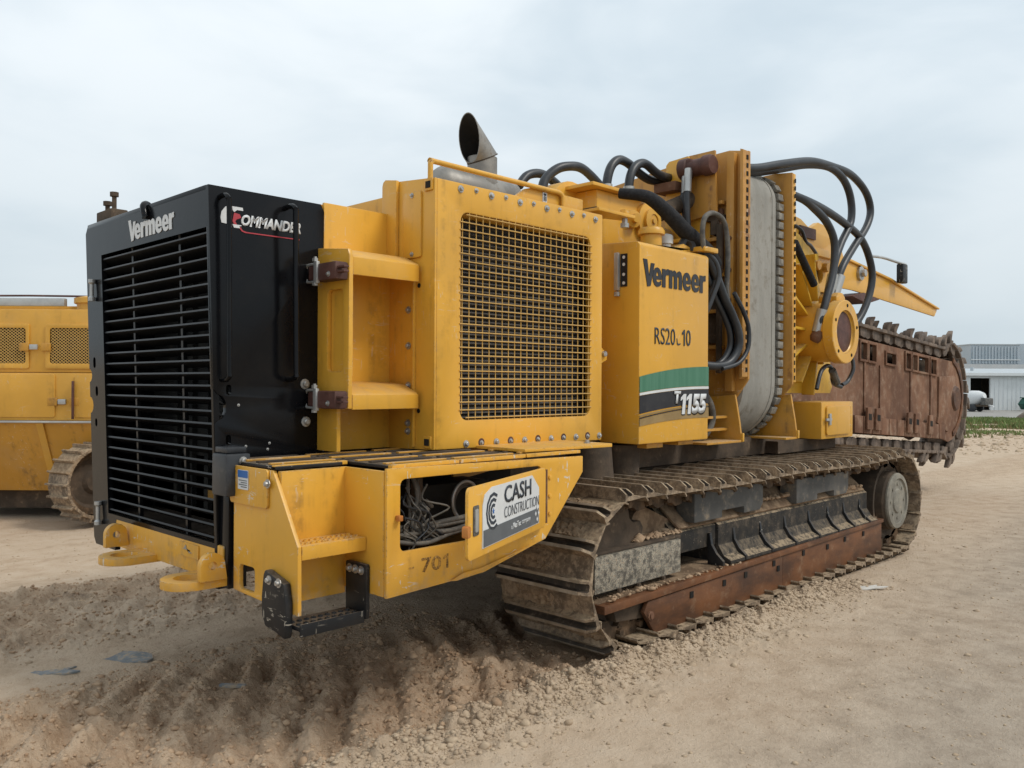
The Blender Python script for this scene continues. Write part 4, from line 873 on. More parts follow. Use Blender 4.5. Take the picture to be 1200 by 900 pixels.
for x0, y0 in ((6.27, 3.50), (7.04, 3.395)):
    b = MB(); b.prism([(y0, 1.20), (y0+.02, 1.35), (y0+.06, 1.575), (y0+.55, 1.53), (y0+.55, 1.19)], 'X', x0, x0+.025); fl = b.build('drum_guard', 'yellow_dusty', T, .004)
    b = MB(); b.prism([(x0-.52 if x0 < 6.5 else x0-.2, 1.185), (x0+.03, 1.185), (x0+.03, 1.203), (x0-.52 if x0 < 6.5 else x0-.2, 1.203)], 'Y', y0, y0+.5); b.build('guard_base', 'yellow_dusty', fl, .003)
    b = MB(); b.box(x0+.004, x0+.03, y0-.012, y0+.012, 1.19, 1.26); b.build('guard_clip', 'yellow_worn', fl, .003)
b = MB(); b.box(5.74, 6.26, 3.62, 3.66, 1.38, 1.40); b.build('guard_rung', 'yellow_dusty', T)
b = MB(); b.box(5.74, 6.26, 3.62, 3.66, 1.28, 1.30); b.build('guard_rung', 'yellow_dusty', T)
rod('hydraulic_hose', [(5.75, 3.7, 1.75), (5.9, 3.66, 1.62), (6.02, 3.64, 1.5), (6.05, 3.64, 1.36), (5.95, 3.66, 1.24), (5.75, 3.7, 1.22)], .028, 'cable', T, 8, 6)
for k in range(3): rod('hydraulic_hose', [(5.8+.07*k, 3.72, 1.85), (5.83+.06*k, 3.7, 1.65), (5.80+.05*k, 3.7, 1.45), (5.86, 3.74, 1.25)], .018, 'cable', T, 7, 5)
# ---- drive end: ribbed housing, motor, tool box
hs = [(7.13, 1.58), (8.45, 1.575), (8.50, 1.64), (8.44, 1.72), (8.46, 1.86), (8.40, 2.05), (8.25, 2.5), (8.05, 2.95), (7.75, 3.1), (7.13, 3.2)]
b = MB(); b.prism(hs, 'Y', 3.72, 3.75); ho = b.build('drive_housing', 'yellow_lime', T, .004)
for a in (-75, -55, -35, -12, 12, 100, 125, 150, 178, 205, 232, 258):
    c, s_ = math.cos(rad(a)), math.sin(rad(a)); p = (7.95+.30*c, 2.17+.30*s_); L_ = .62 if 90 < a else .52
    if 60 < a < 140: L_ = .75
    if -80 < a < 20: L_ = .32
    q = (7.95+L_*c, 2.17+L_*s_); nx, nz = -s_*.012, c*.012
    b = MB(); b.prism([(p[0]-nx, p[1]-nz), (q[0]-nx, q[1]-nz), (q[0]+nx, q[1]+nz), (p[0]+nx, p[1]+nz)], 'Y', 3.60, 3.721); b.build('housing_rib', 'yellow_lime', ho, .003)
    if 20 < a < 140: b = MB(); b.prism([(7.95+(L_-.06)*c-nx*3, 2.17+(L_-.06)*s_-nz*3), (q[0]-nx*3, q[1]-nz*3), (q[0]+nx*3, q[1]+nz*3), (7.95+(L_-.06)*c+nx*3, 2.17+(L_-.06)*s_+nz*3)], 'Y', 3.58, 3.60); b.build('rib_cap', 'yellow_lime', ho)
b = MB().lathe((7.92, 3.74, 2.16), (0, -1, 0), [(0, 0), (.275, .0), (.285, .02), (.285, .30), (.30, .31), (.30, .40), (.292, .405), (.205, .405), (.20, .385), (.19, .375), (0, .375)], 40); mo = b.build('drive_motor', 'yellow', T, smooth=30)
MB().lathe((7.92, 3.366, 2.16), (0, -1, 0), [(0, 0), (.195, 0), (.185, .004), (.10, .008), (0, .008)], 32).build('motor_cover', 'brown', mo)
for k in range(5):
    a = rad(k*72+12); MB().cyl((7.92+.25*math.cos(a), 3.336, 2.16+.25*math.sin(a)), (7.92+.25*math.cos(a), 3.331, 2.16+.25*math.sin(a)), .016, n=8).build('flange_hole', 'hole', mo)
b = MB().lathe((7.72, 3.56, 2.13), (-1, -.35, 0), [(0, 0), (.095, 0), (.10, .02), (.10, .045), (.085, .05), (.075, .035), (0, .035)], 20); b.build('motor_port', 'yellow_rusty', mo)
MB().lathe((7.66, 3.50, 2.11), (.1, -.5, 1), [(0, -.06), (.04, -.055), (.06, -.02), (.06, .02), (.045, .06), (0, .065)], 14).build('port_elbow', 'rust', mo, smooth=60)
b = MB(); b.prism([(7.90, 2.43), (8.10, 2.43), (8.10, 2.50), (8.04, 2.54), (7.95, 2.54), (7.90, 2.50)], 'Y', 3.42, 3.6); b.build('motor_top_port', 'yellow_worn', mo, .01)
# box with a door
b = MB(); b.box(7.66, 8.37, 3.452, 3.84, 1.15, 1.498); tb = b.build('tool_box', 'yellow', T, .012)
b = MB(); b.prism(lrect(7.74, 8.27, 1.185, 1.46, .03, 3), 'Y', 3.434, 3.451); b.build('tool_box_door', 'yellow', tb, .004)
b = MB(); b.box(7.70, 7.82, 3.418, 3.434, 1.32, 1.345); b.build('door_latch', 'galv', tb, .004)
b = MB(); b.box(7.76, 7.80, 3.415, 3.434, 1.28, 1.39); b.build('door_latch', 'galv', tb, .006)
b = MB(); b.box(8.285, 8.31, 3.44, 3.451, 1.20, 1.45); b.build('door_hinge', 'yellow_worn', tb, .003)
b = MB(); b.box(7.1, 8.3, 3.6, 3.84, 1.04, 1.149); b.build('box_rail', 'mud', T)
for pts in ([(7.55, 3.45, 1.62), (7.66, 3.46, 1.78), (7.82, 3.47, 1.84), (7.95, 3.48, 1.80), (8.02, 3.5, 1.68), (8.2, 3.5, 1.64)], [(8.22, 3.5, 1.66), (8.36, 3.5, 1.70), (8.44, 3.48, 1.82), (8.46, 3.5, 1.93)]):
    rod('hydraulic_hose', pts, .02, 'rubber', T, 8, 5)
MB().cyl((7.90, 3.46, 1.80), (8.06, 3.48, 1.68), .035, n=10).build('hose_ferrule', 'cable', T)
# big arching hoses
for pts in ([(6.35, 3.60, 3.46), (6.62, 3.56, 3.50), (7.0, 3.52, 3.60), (7.5, 3.5, 3.715), (7.967, 3.5, 3.755), (8.40, 3.5, 3.755), (8.76, 3.5, 3.65), (8.90, 3.5, 3.48), (8.80, 3.5, 3.29), (8.48, 3.5, 3.04), (8.20, 3.5, 2.80), (8.06, 3.52, 2.54)],
            [(6.35, 3.66, 3.44), (6.62, 3.62, 3.47), (7.0, 3.58, 3.56), (7.5, 3.54, 3.69), (7.90, 3.5, 3.735), (8.22, 3.5, 3.68), (8.40, 3.5, 3.52), (8.41, 3.5, 3.29), (8.18, 3.5, 3.04), (8.03, 3.5, 2.82), (7.97, 3.5, 2.54)],
            [(7.0, 3.62, 3.40), (7.306, 3.5, 3.346), (7.784, 3.5, 3.318), (8.267, 3.5, 3.248), (8.66, 3.5, 3.15), (8.89, 3.5, 2.96), (8.95, 3.5, 2.74), (8.82, 3.52, 2.46), (8.6, 3.56, 2.25), (8.3, 3.65, 2.15)],
            [(7.0, 3.62, 3.40), (7.32, 3.5, 3.345), (7.603, 3.5, 3.291), (7.823, 3.48, 3.187), (7.938, 3.46, 3.015), (7.89, 3.45, 2.73), (7.75, 3.45, 2.47), (7.67, 3.46, 2.29), (7.66, 3.5, 2.15)]):
    rod('hydraulic_hose', pts, .037, 'rubber', T, 12, 6)
for p, q in (((8.07, 3.52, 2.52), (8.16, 3.5, 2.72)), ((7.96, 3.52, 2.52), (8.0, 3.5, 2.72)), ((7.69, 3.46, 2.36), (7.66, 3.5, 2.15)), ): MB().cyl(p, q, .052, n=12).build('hose_ferrule', 'galv', T)
rod('hydraulic_hose', [(7.3, 3.8, 3.25), (7.7, 3.8, 3.22), (7.95, 3.8, 3.18), (8.05, 3.8, 3.08), (8.2, 3.82, 3.06), (8.4, 3.85, 3.0)], .018, 'rubber', T, 7, 5)
MB().cyl((7.30, 3.55, 2.95), (7.70, 3.55, 2.60), .035, n=12).build('gas_strut', 'sleeve', T)
# carrier arm behind the motor
ca = [(7.6, 2.60), (9.0, 2.65), (9.25, 2.85), (9.25, 3.05), (9.12, 3.22), (8.9, 3.34), (8.6, 3.36), (8.4, 3.27), (8.2, 3.34), (7.6, 3.4)]
b = MB(); b.prism(ca, 'Y', 3.92, 3.98, [circ(9.0, 3.12, .09), circ(8.62, 2.82, .10)]); c_ = b.build('carrier_arm', 'yellow', T, .006)
b = MB(); b.box(8.2, 8.9, 3.88, 3.92, 3.0, 3.08); b.build('carrier_rib', 'yellow', c_, .006)
for k in range(3): MB().lathe((8.3+.22*k, 3.92, 2.9), (0, -1, 0), [(0, 0), (.05, 0), (.05, .05), (0, .05)], 8).build('carrier_bolt', 'yellow_dusty', c_)
b = MB(); b.box(8.15, 8.5, 3.90, 3.93, 3.16, 3.27); b.build('carrier_window', 'brown', c_)
b = MB(); b.box(7.3, 9.1, 3.985, 5.6, 2.4, 3.2); b.build('carrier_body', 'mud', T)

# ---- crawler tracks
NX0, NX1, RT, ZT = 4.21, 8.58, .452, .522
LST = NX1-NX0; PER = 2*LST+2*PI*RT; NSH = 54
def tpath(s):
    s %= PER
    if s < LST: return NX0+s, ZT-RT, 0.0          # bottom, going +x ; angle of tangent
    s -= LST
    if s < PI*RT: a = s/RT; return NX1+RT*math.sin(a), ZT-RT*math.cos(a), a
    s -= PI*RT
    if s < LST:
        sag = -.018*math.sin(PI*s/LST*2)**2
        return NX1-s, ZT+RT+sag, PI
    s -= LST; a = s/RT; return NX0-RT*math.sin(a), ZT+RT*math.cos(a), PI+a
SHW = .74
def shoe_mesh(seed):
    R_ = random.Random(seed)
    base = [(-.112, -.012), (.092, -.012), (.118, -.044), (.124, -.034), (.104, -.010)]
    prof = base+[(-.022, .014), (-.028, .052), (-.044, .052), (-.050, .016), (-.084, .020), (-.090, .062), (-.108, .064)]
    prof_e = base+[(-.022, .012), (-.030, .026), (-.042, .026), (-.050, .014), (-.084, .016), (-.092, .030), (-.108, .032)]
    b = MB(); rows = [(0.0, prof_e), (.045, prof), (SHW-.045, prof), (SHW, prof_e)]
    vs = [(x, y, z) for y, pr in rows for x, z in pr]; n = len(prof)
    fs = [(i*n+k, i*n+(k+1) % n, (i+1)*n+(k+1) % n, (i+1)*n+k) for i in range(3) for k in range(n)]+[tuple(range(n)), tuple(range(4*n-1, 3*n-1, -1))]
    b.add(vs, fs, 0)
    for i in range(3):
        for k in (7, 8, 9): b.m[i*n+k] = 3               # steel darkened in the groove to paint the shaded band between grousers
    # worn bright cap on the grouser
    b.box(-.109, -.089, .05, SHW-.05, .060, .0655, 2); b.box(-.0445, -.0275, .05, SHW-.05, .050, .0535, 2)
    # soil caked between the grousers
    nx, ny = 10, 46; g = []
    for i in range(nx):
        for j in range(ny):
            x = -.022+.118*i/(nx-1); y = .03+(SHW-.06)*j/(ny-1)
            e = min(1, i/1.0, (nx-1-i)/2.0)*min(1, j/2, (ny-1-j)/2)
            pat = math.sin(3.1*y*4+seed)+math.sin(7.7*y+seed*2.3)
            h = .008+max(0, .008+.010*pat+R_.uniform(-.008, .012))*e-(.006 if e == 0 else 0)
            g.append((x, y, h-.012+(-x-.01)*.2))
    b.add(g, [(i*ny+j, i*ny+j+1, (i+1)*ny+j+1, (i+1)*ny+j) for i in range(nx-1) for j in range(ny-1)], 1)
    return b.mesh('track_shoe', ['steel', 'cake', 'edge', 'shadesteel'], 30)
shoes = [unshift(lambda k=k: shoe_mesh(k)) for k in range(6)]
def frame_at(s):
    x, z, a = tpath(s); t_ = Vector((math.cos(a), 0, math.sin(a))); n_ = Vector((math.sin(a), 0, -math.cos(a)))
    return Vector((x, 0, z)), t_, n_
for side, (ya, sgn) in (('near', (3.03, 1)), ('far', (2*YC-3.03-SHW, 1))):
    b = MB()
    for i in range(NSH):
        p, t_, n_ = frame_at((i+.5)*PER/NSH)
        for yo in (.16, .30):
            c = [(-.105, -.012), (.085, -.012), (.115, -.05), (.10, -.10), (.03, -.095), (-.02, -.125), (-.09, -.115), (-.118, -.06)]
            vs = [p+t_*u-n_*(-w)+Vector((0, ya+yo+q, 0)) for q in (0, .055) for u, w in c]
            b.add(vs, [tuple(range(8)), tuple(range(15, 7, -1))]+[(k, (k+1) % 8, 8+(k+1) % 8, 8+k) for k in range(8)])
        b.cyl(p-n_*.07+t_*.1+Vector((0, ya+.13, 0)), p-n_*.07+t_*.1+Vector((0, ya+.39, 0)), .022, n=7)
    tr = b.build('crawler_track', 'chain', T)
    for i in range(NSH):
        p, t_, n_ = frame_at((i+.5)*PER/NSH)
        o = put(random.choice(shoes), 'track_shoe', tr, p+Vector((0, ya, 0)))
        yv = Vector((0, 1, 0))
        # local x = tangent, z = outward; keep right handed by letting local x run against the travel direction
        m_ = Matrix((( -t_.x, 0, n_.x), (-t_.y, 1, n_.y), (-t_.z, 0, n_.z)))
        o.rotation_euler = m_.to_euler()
    # wheels
    yc = ya+.12
    pr = [(.0, 0), (.13, 0), (.15, .03), (.30, .05), (.34, .03), (.375, .03), (.375, .30), (.30, .30), (0, .30)]
    iw = MB().lathe((NX1, ya+.13, ZT), (0, 1, 0), pr, 36).build('idler_wheel', 'mud', T, smooth=30)
    MB().lathe((NX1-.02, ya+.135, ZT+.01), (0, -1, 0), [(0, .055), (.27, .055), (.272, .07), (.262, .085), (.22, .088), (.215, .072), (.12, .072), (.11, .085), (0, .088)], 36).build('wheel_hub', 'hub', iw, smooth=30)
    MB().lathe((NX1-.02, ya+.135, ZT+.01), (0, -1, 0), [(0, -.05), (.285, -.05), (.285, .03), (.268, .054), (0, .054)], 36).build('hub_drum', 'mud', iw, smooth=30)
    for k in range(8):
        a = rad(45*k); MB().lathe((NX1-.02+.165*math.cos(a), ya+.066, ZT+.01+.165*math.sin(a)), (0, -1, 0), [(0, 0), (.016, 0), (.016, .012), (0, .012)], 6).build('hub_bolt', 'hub', iw)
    gear = []
    for k in range(44):
        r_ = .385 if k % 4 in (0, 1) else .33; gear.append((NX0+r_*math.cos(2*PI*k/44), ZT+r_*math.sin(2*PI*k/44)))
    MB().prism(gear, 'Y', ya+.2, ya+.30).build('drive_sprocket', 'mud', T, .006)
    for k in range(8):
        x = 4.62+k*.5
        MB().lathe((x, ya+.14, .22), (0, 1, 0), [(0, 0), (.06, 0), (.07, .02), (.12, .04), (.12, .22), (0, .22)], 18).build('track_roller', 'mud', T)
# ---- near track frame, guards
def wedgeplate(x0, x1, z0a, z1a, z0b, z1b, y0, y1, name, mat, par, bev=.004):
    return MB().prism([(x0, z0a), (x1, z0b), (x1, z1b), (x0, z1a)], 'Y', y0, y1).build(name, mat, par, bev)
gb = MB().prism([(4.50, .055), (6.2, .058), (6.2, .325), (4.41, .292), (4.365, .23)], 'Y', 3.10, 3.13).build('guard_beam', 'rustbeam', T, .004)
MB().prism([(6.203, .058), (8.19, .06), (8.19, .362), (6.203, .325)], 'Y', 3.101, 3.13).build('guard_plate', 'rustbeam', gb, .004)
for x, z in ((4.9, .25), (5.32, .26), (5.62, .27), (6.05, .29), (6.12, .24), (6.55, .30), (7.0, .29), (7.35, .31), (7.75, .31)):
    b = MB(); b.prism([(x-.018, z-.02), (x+.022, z-.022), (x+.024, z+.02), (x-.016, z+.022)], 'Y', 3.094, 3.0995); b.build('guard_hole', 'hole', gb)
MB().lathe((4.43, 3.10, .20), (0, -1, 0), [(0, 0), (.03, 0), (.03, .01), (.018, .012), (.018, .02), (0, .02)], 10).build('guard_bolt', 'rust', gb)
lg = wedgeplate(3.95, 8.2, .295, .345, .365, .398, 3.085, 3.55, 'guard_ledge', 'rustbeam', T)
MB().prism([(3.96, .347), (8.18, .400), (8.18, .412), (4.0, .362)], 'Y', 3.14, 3.5).build('ledge_dirt', 'dirtfloor', lg)
MB().prism([(4.15, .20), (4.5, .17), (4.5, .33), (4.1, .33)], 'Y', 3.15, 3.5).build('roller_bracket', 'mud', T, .01)
sb = MB().box(3.94, 4.85, 3.15, 3.40, .405, .622).build('slide_box', 'scraped', T, .006)
b = MB(); b.box(3.90, 4.88, 3.17, 3.42, .625, .645); b.build('slide_box_lid', 'mud', sb, .004)
for x in (4.15, 4.35, 4.62): MB().lathe((x, 3.13, .393), (0, 0, 1), [(0, 0), (.015, 0), (.015, .02), (0, .02)], 6).build('ledge_bolt', 'mud', lg)
fr = [(3.44, .85), (3.22, .655), (3.205, .645), (3.205, .50), (3.16, .43), (3.10, .40), (3.10, .375), (3.6, .375), (3.6, .85)]
tf = MB().prism(fr, 'X', 5.42, 8.10).build('track_frame', 'blackdirt', T, .004)
MB().prism([(y+.02, z) for y, z in fr if z > .45]+[(3.6, .45)], 'X', 4.88, 5.415).build('track_frame_end', 'blackdirt', tf, .004)
MB().prism([(3.22, .662), (3.44, .857), (3.44, .875), (3.21, .675)], 'X', 4.92, 8.05).build('frame_dirt', 'dirtfloor', tf)
for x in (5.30, 5.62, 6.02, 6.42, 6.85, 7.22, 7.55, 7.9):
    MB().prism([(3.203, .60), (3.19, .52), (3.15, .46), (3.095, .412), (3.095, .38), (3.22, .38), (3.22, .60)], 'X', x, x+.028).build('gusset', 'blackmat', tf, .003)
for x0, x1, z0, z1 in ((5.05, 6.02, .70, .905), (6.58, 7.60, .685, .885)):
    w = x1-x0
    b = MB(); b.prism([(x0, z0), (x0+w*.38, z0), (x0+w*.38, z0+.05), (x0+w*.70, z0+.05), (x0+w*.70, z0), (x1-.05, z0), (x1, z0+.05), (x1, z1), (x0, z1)], 'Y', 3.17, 3.32); cb = b.build('carrier_skid', 'greyblock', T, .012)
    b = MB(); b.box(x0+.12, x1-.2, 3.2, 3.3, z1, z1+.012); b.build('skid_dirt', 'dirtfloor', cb)
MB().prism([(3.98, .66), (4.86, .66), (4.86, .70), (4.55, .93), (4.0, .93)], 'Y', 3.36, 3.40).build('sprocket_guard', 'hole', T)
b = MB(); b.prism([(4.45, .66), (4.92, .66), (4.95, .72), (4.6, .86), (4.52, .80)], 'Y', 3.30, 3.36); b.build('packed_soil', 'dirtfloor', T)
# debris lying on the ledge and frame
def debris(n, xr, yr, z, r, mat, name, par):
    P = np.column_stack([rng.uniform(*xr, n), rng.uniform(*yr, n), np.full(n, z)])-np.array(TO)
    o = rocks(name, P, rng.gamma(1.5, r, n)+.002, mat); o.parent = par; return o
debris(200, (4.0, 5.6), (3.10, 3.2), .365, .004, 'clod', 'ledge_debris', lg)
debris(420, (4.4, 4.95), (3.20, 3.36), .655, .006, 'clod', 'frame_debris', tf)
debris(420, (5.9, 6.9), (3.24, 3.42), .75, .007, 'clod', 'frame_debris', tf)
debris(220, (7.5, 8.05), (3.22, 3.42), .71, .007, 'clod', 'frame_debris', tf)
# ---- car body between the tracks
b = MB(); b.box(4.1, 9.0, 3.80, 5.57, .42, 1.02); b.build('car_body', 'mud', T, .02)
b = MB(); b.box(2.3, 4.6, 3.78, 5.45, .78, 1.24); b.build('main_frame', 'mud', T, .02)
b = MB(); b.box(4.55, 8.4, 3.72, 5.6, 1.03, 1.20); b.build('turntable_frame', 'mud', T, .02)
b = MB(); b.cyl((4.55, 3.68, 1.0), (4.55, 3.68, 1.24), .16, .14, 16); b.build('pivot_pin', 'mud', T)
b = MB(); b.cyl((4.95, 3.7, 1.0), (4.95, 3.7, 1.22), .11, .12, 16); b.build('pivot_pin', 'mud', T)
b = MB(); b.box(5.68, 7.6, 3.85, 5.5, 1.2, 1.7); b.build('hopper_frame', 'mud', T, .02)
b = MB(); b.box(4.8, 5.9, 3.82, 5.4, 1.2, 2.55); b.build('pump_bay', 'mud', T, .02)

# ---- digging boom
BY0, BY1 = 4.40, 5.0
pl = [(8.3, 1.25), (10.74, 1.055), (14.10, .83)]
for k in range(1, 12): a = rad(-100+k*160/12); pl.append((14.25+.80*math.cos(a), 1.50+.72*math.sin(a)))
pl += [(14.2, 2.06), (13.54, 2.10), (10.85, 2.26), (8.3, 2.45)]
wins = [(10.86, 11.06), (11.13, 11.36), (11.72, 12.05), (12.44, 12.62), (12.70, 12.88), (12.93, 13.34), (13.45, 13.68)]
def ztop(x): return 2.265-(x-10.85)*.0605
holes = []
for i, (x0, x1) in enumerate(wins):
    d0, d1 = (.05, .265)
    if i == 2: d0, d1 = .11, .25
    holes.append([(x0, ztop(x0)-d1), (x1, ztop(x1)-d1), (x1, ztop(x1)-d0), (x0, ztop(x0)-d0)])
bo = MB().prism(pl, 'Y', BY0, BY0+.03, holes).build('boom_plate', 'boomrust', T)
MB().prism(pl, 'Y', BY1-.03, BY1).build('boom_plate', 'boomrust', T)
MB().prism([(8.3, 1.3), (14.1, .9), (14.9, 1.5), (14.2, 2.0), (8.3, 2.4)], 'Y', BY0+.12, BY1-.04).build('boom_core', 'mud', bo)
for (x0, x1), h in zip(wins, holes):
    ou = [(h[0][0]-.03, h[0][1]-.03), (h[1][0]+.03, h[1][1]-.03), (h[2][0]+.03, h[2][1]+.03), (h[3][0]-.03, h[3][1]+.03)]
    MB().prism(ou, 'Y', BY0-.025, BY0-.001, [h]).build('window_rim', 'boomrust', bo, .004)
for x, dx in ((10.98, .05), (11.5, .03), (12.62, .05), (13.45, .05)):
    MB().prism([(x, 1.09-(x-10.7)*.067+.02), (x+dx, 1.09-(x-10.7)*.067+.02), (x+dx, ztop(x)-.30), (x, ztop(x)-.30)], 'Y', BY0-.018, BY0-.001).build('boom_strap', 'boomrust', bo, .003)
MB().prism([(13.72, 1.10), (14.0, 1.0), (14.2, .94), (14.35, 1.10), (14.55, 1.2), (14.62, 1.5), (14.5, 1.82), (13.80, 1.80), (13.78, 1.2)], 'Y', BY0-.03, BY0-.001).build('nose_plate', 'boomrust', bo, .006)
MB().lathe((14.55, BY0-.001, 1.46), (0, -1, 0), [(0, 0), (.20, 0), (.20, .03), (.17, .06), (.0, .06)], 24).build('nose_hub', 'rustbeam', bo)
na = []
for k in range(9): a = rad(-70+k*140/8); na.append((14.25+.74*math.cos(a), 1.48+.66*math.sin(a)))
for k in range(9): a = rad(70-k*140/8); na.append((14.25+.66*math.cos(a), 1.48+.58*math.sin(a)))
MB().prism(na, 'Y', BY0-.02, BY0-.001).build('nose_rim', 'rustbeam', bo, .004)
for i in range(12):
    x = 10.60+i*.285; z = 1.06-(x-10.7)*.067
    tall = .33 if i in (1, 2, 6, 7, 9) else .22
    MB().prism([(x+.012, z), (x+.272, z-.018), (x+.272, z-.018+.22), (x+.012, z+.22)], 'Y', BY0-.05, BY0-.001).build('wear_block', 'boomrust', bo, .006)
    if i in (1, 2, 6, 7, 9):
        MB().prism([(x+.03, z+.05), (x+.22, z+.04), (x+.20, z+tall), (x+.05, z+tall)], 'Y', BY0-.085, BY0-.051).build('wear_clip', 'boomrust', bo, .01)
        MB().prism([(x+.07, z+.17), (x+.17, z+.16), (x+.17, z+.24), (x+.07, z+.25)], 'Y', BY0-.0875, BY0-.0855).build('clip_hole', 'hole', bo)
# chain round the boom
CH = []
for k in range(30): x = 9.0+k*5.2/29; CH.append((x, ztop(x)+.105))
for k in range(1, 13): a = rad(88-k*176/12); CH.append((14.25+.93*math.cos(a), 1.46+.86*math.sin(a)))
for k in range(22): x = 14.15-k*4.0/21; CH.append((x, .70-(x-14.15)*.067))
CL = [0]
for i in range(len(CH)-1): CL.append(CL[-1]+math.hypot(CH[i+1][0]-CH[i][0], CH[i+1][1]-CH[i][1]))
def chain_at(s):
    for i in range(len(CH)-1):
        if CL[i+1] >= s:
            f = (s-CL[i])/(CL[i+1]-CL[i]); p = CH[i]; q = CH[i+1]; return (p[0]+(q[0]-p[0])*f, p[1]+(q[1]-p[1])*f), math.atan2(q[1]-p[1], q[0]-p[0])
    return CH[-1], 0
lkm = unshift(lambda: MB().prism([(-.09, -.055), (.02, -.075), (.09, -.05), (.11, 0), (.09, .05), (-.02, .07), (-.095, .055), (-.11, 0)], 'Y', 0, .07).mesh('chain_link', 'tooth', 30, .008))
bpm = unshift(lambda: MB().prism([(-.10, .05), (.10, .05), (.10, .085), (.05, .10), (-.10, .09)], 'Y', 0, .62).mesh('cutter_plate', 'tooth', 30, .008))
ttm = unshift(lambda: MB().prism([(-.06, .08), (.05, .08), (.05, .13), (.085, .17), (.15, .235), (.155, .26), (.08, .25), (.01, .235), (-.04, .19), (-.06, .14)], 'Y', 0, .075).mesh('digging_tooth', 'tooth', 30, .014))
ch = MB().prism([(9.0, ztop(9.0)+.02), (14.2, ztop(14.2)+.02), (14.2, ztop(14.2)+.05), (9.0, ztop(9.0)+.05)], 'Y', 4.55, 4.85).build('digging_chain', 'tooth', T)
nL = int(CL[-1]/.20)
for i in range(nL):
    (x, z), a = chain_at((i+.5)*.20); e = (0, -a, 0)
    for y in ((4.47 if i % 2 else 4.44), 4.86): put(lkm, 'chain_link', ch, (x, y, z), e)
    put(bpm, 'cutter_plate', ch, (x, 4.40+.0*(i % 3), z), e)
    for y in ((4.40, 4.78), (4.52, 4.92), (4.64, 4.42))[i % 3]:
        if (i*7) % 9 in (2, 3) and x < 13.4 and z > 1.6: continue
        put(ttm, 'digging_tooth', ch, (x, y, z), e).scale = (.85, 1, .92)
# ---- crowd beam above the boom
cb = MB().prism([(9.5, 2.80), (10.18, 2.80), (13.03, 2.66), (13.14, 2.76), (11.3, 3.02), (9.9, 3.14), (9.5, 3.12)], 'Y', 4.20, 4.225, [circ(10.72, 3.0, .045, 10)]).build('crowd_beam', 'yellow', T, .004)
MB().prism([(9.5, 3.125), (9.9, 3.145), (11.3, 3.025), (13.14, 2.765), (13.16, 2.785), (11.3, 3.05), (9.9, 3.17), (9.5, 3.15)], 'Y', 4.17, 4.5).build('beam_flange', 'yellow', cb, .003)
MB().lathe((10.35, 4.198, 3.02), (0, -1, 0), [(0, 0), (.09, 0), (.09, .03), (.045, .035), (.045, .08), (0, .08)], 8).build('beam_pin', 'bolt', cb)
MB().prism([(10.05, 2.72), (10.5, 2.66), (10.9, 2.74), (10.4, 2.79)], 'Y', 4.16, 4.4).build('beam_lug', 'brown', cb, .006)
b = MB(); b.box(11.38, 11.55, 4.05, 4.14, 2.99, 3.24); b.build('beam_lamp', 'blackmat', T, .02)
rod('lamp_rod', [(10.3, 4.1, 3.22), (10.8, 4.1, 3.255), (11.3, 4.1, 3.25), (11.6, 4.1, 3.25)], .018, 'galv', T, 7, 3)
b = MB(); b.box(8.4, 10.5, 4.42, 4.98, 1.2, 2.5); b.build('boom_mount', 'mud', T, .02)
# ================================================================== machine parked on the left
ORG = Vector((0, 0, 0))
def local(px_off, depth):       # a point on the ground depth metres ahead of the camera
    q = fw*depth+rt0*px_off; return Vector((q.x, q.y, 0))
L0 = local(-5.32, 9.8)
Q = thing('tracked_machine', L0, 'second yellow tracked machine with mesh doors, half hidden behind the black hood', 'machine', -PI/2+YAW)
def lb(x0, x1, y0, y1, z0, z1, name, mat, par=Q, bev=.006): return MB().box(x0, x1, y0, y1, z0, z1).build(name, mat, par, bev)
ub = lb(-1.6, 1.5, .02, 1.9, 1.755, 2.49, 'upper_body', 'yellow_far', Q, .02)
lbod = lb(-1.6, 1.6, .0, 1.9, 1.20, 1.752, 'lower_body', 'yellow_far', Q, .015)
def door_(x0, x1, z0, z1, mesh=True, notch=False):
    fr_ = lrect(x0, x1, z0, z1, .02, 2); ins = lrect(x0+.05, x1-.04, z0+.06, z1-.05, .03, 3)
    d = MB().prism(fr_, 'Y', .0, .019, [ins] if mesh else ()).build('side_door', 'yellow_far', Q, .004)
    if mesh:
        lb(x0+.03, x1-.03, .0185, .0195, z0+.04, z1-.03, 'door_void', 'hole', d, 0)
        n = int((x1-x0)/.028); m_ = int((z1-z0)/.028)
        b = MB(); w_, h_ = x1-x0-.09, z1-z0-.11; X0, Z0 = x0+.05, z0+.06
        for sgn in (1, -1):
            k = -h_*1.3
            while k < w_+h_*1.3:
                # clip a slanted strand to the opening
                pts = []
                for t in np.linspace(0, 1, 24):
                    zz = t*h_; xx = k+sgn*zz*1.25
                    if 0 <= xx <= w_: pts.append((X0+xx, .010, Z0+zz))
                if len(pts) > 1: b.tube([pts[0], pts[-1]], .0045, 4, 1)
                k += .042
        o = b.build('expanded_mesh', 'yellow_mesh', d); o['kind'] = 'stuff'
    return d
door_(-1.3, -.26, 1.80, 2.32); 
d2 = door_(-.04+.0, .0, 1.9, 1.95, False) if False else None
door_(-.07, 1.0, 1.80, 2.32)
for x0, x1 in ((-1.3, .05), (.28, 1.4)):
    MB().prism(lrect(x0, x1, 1.24, 1.735, .02, 2), 'Y', -.018, -.001).build('lower_door', 'yellow_far', Q, .004)
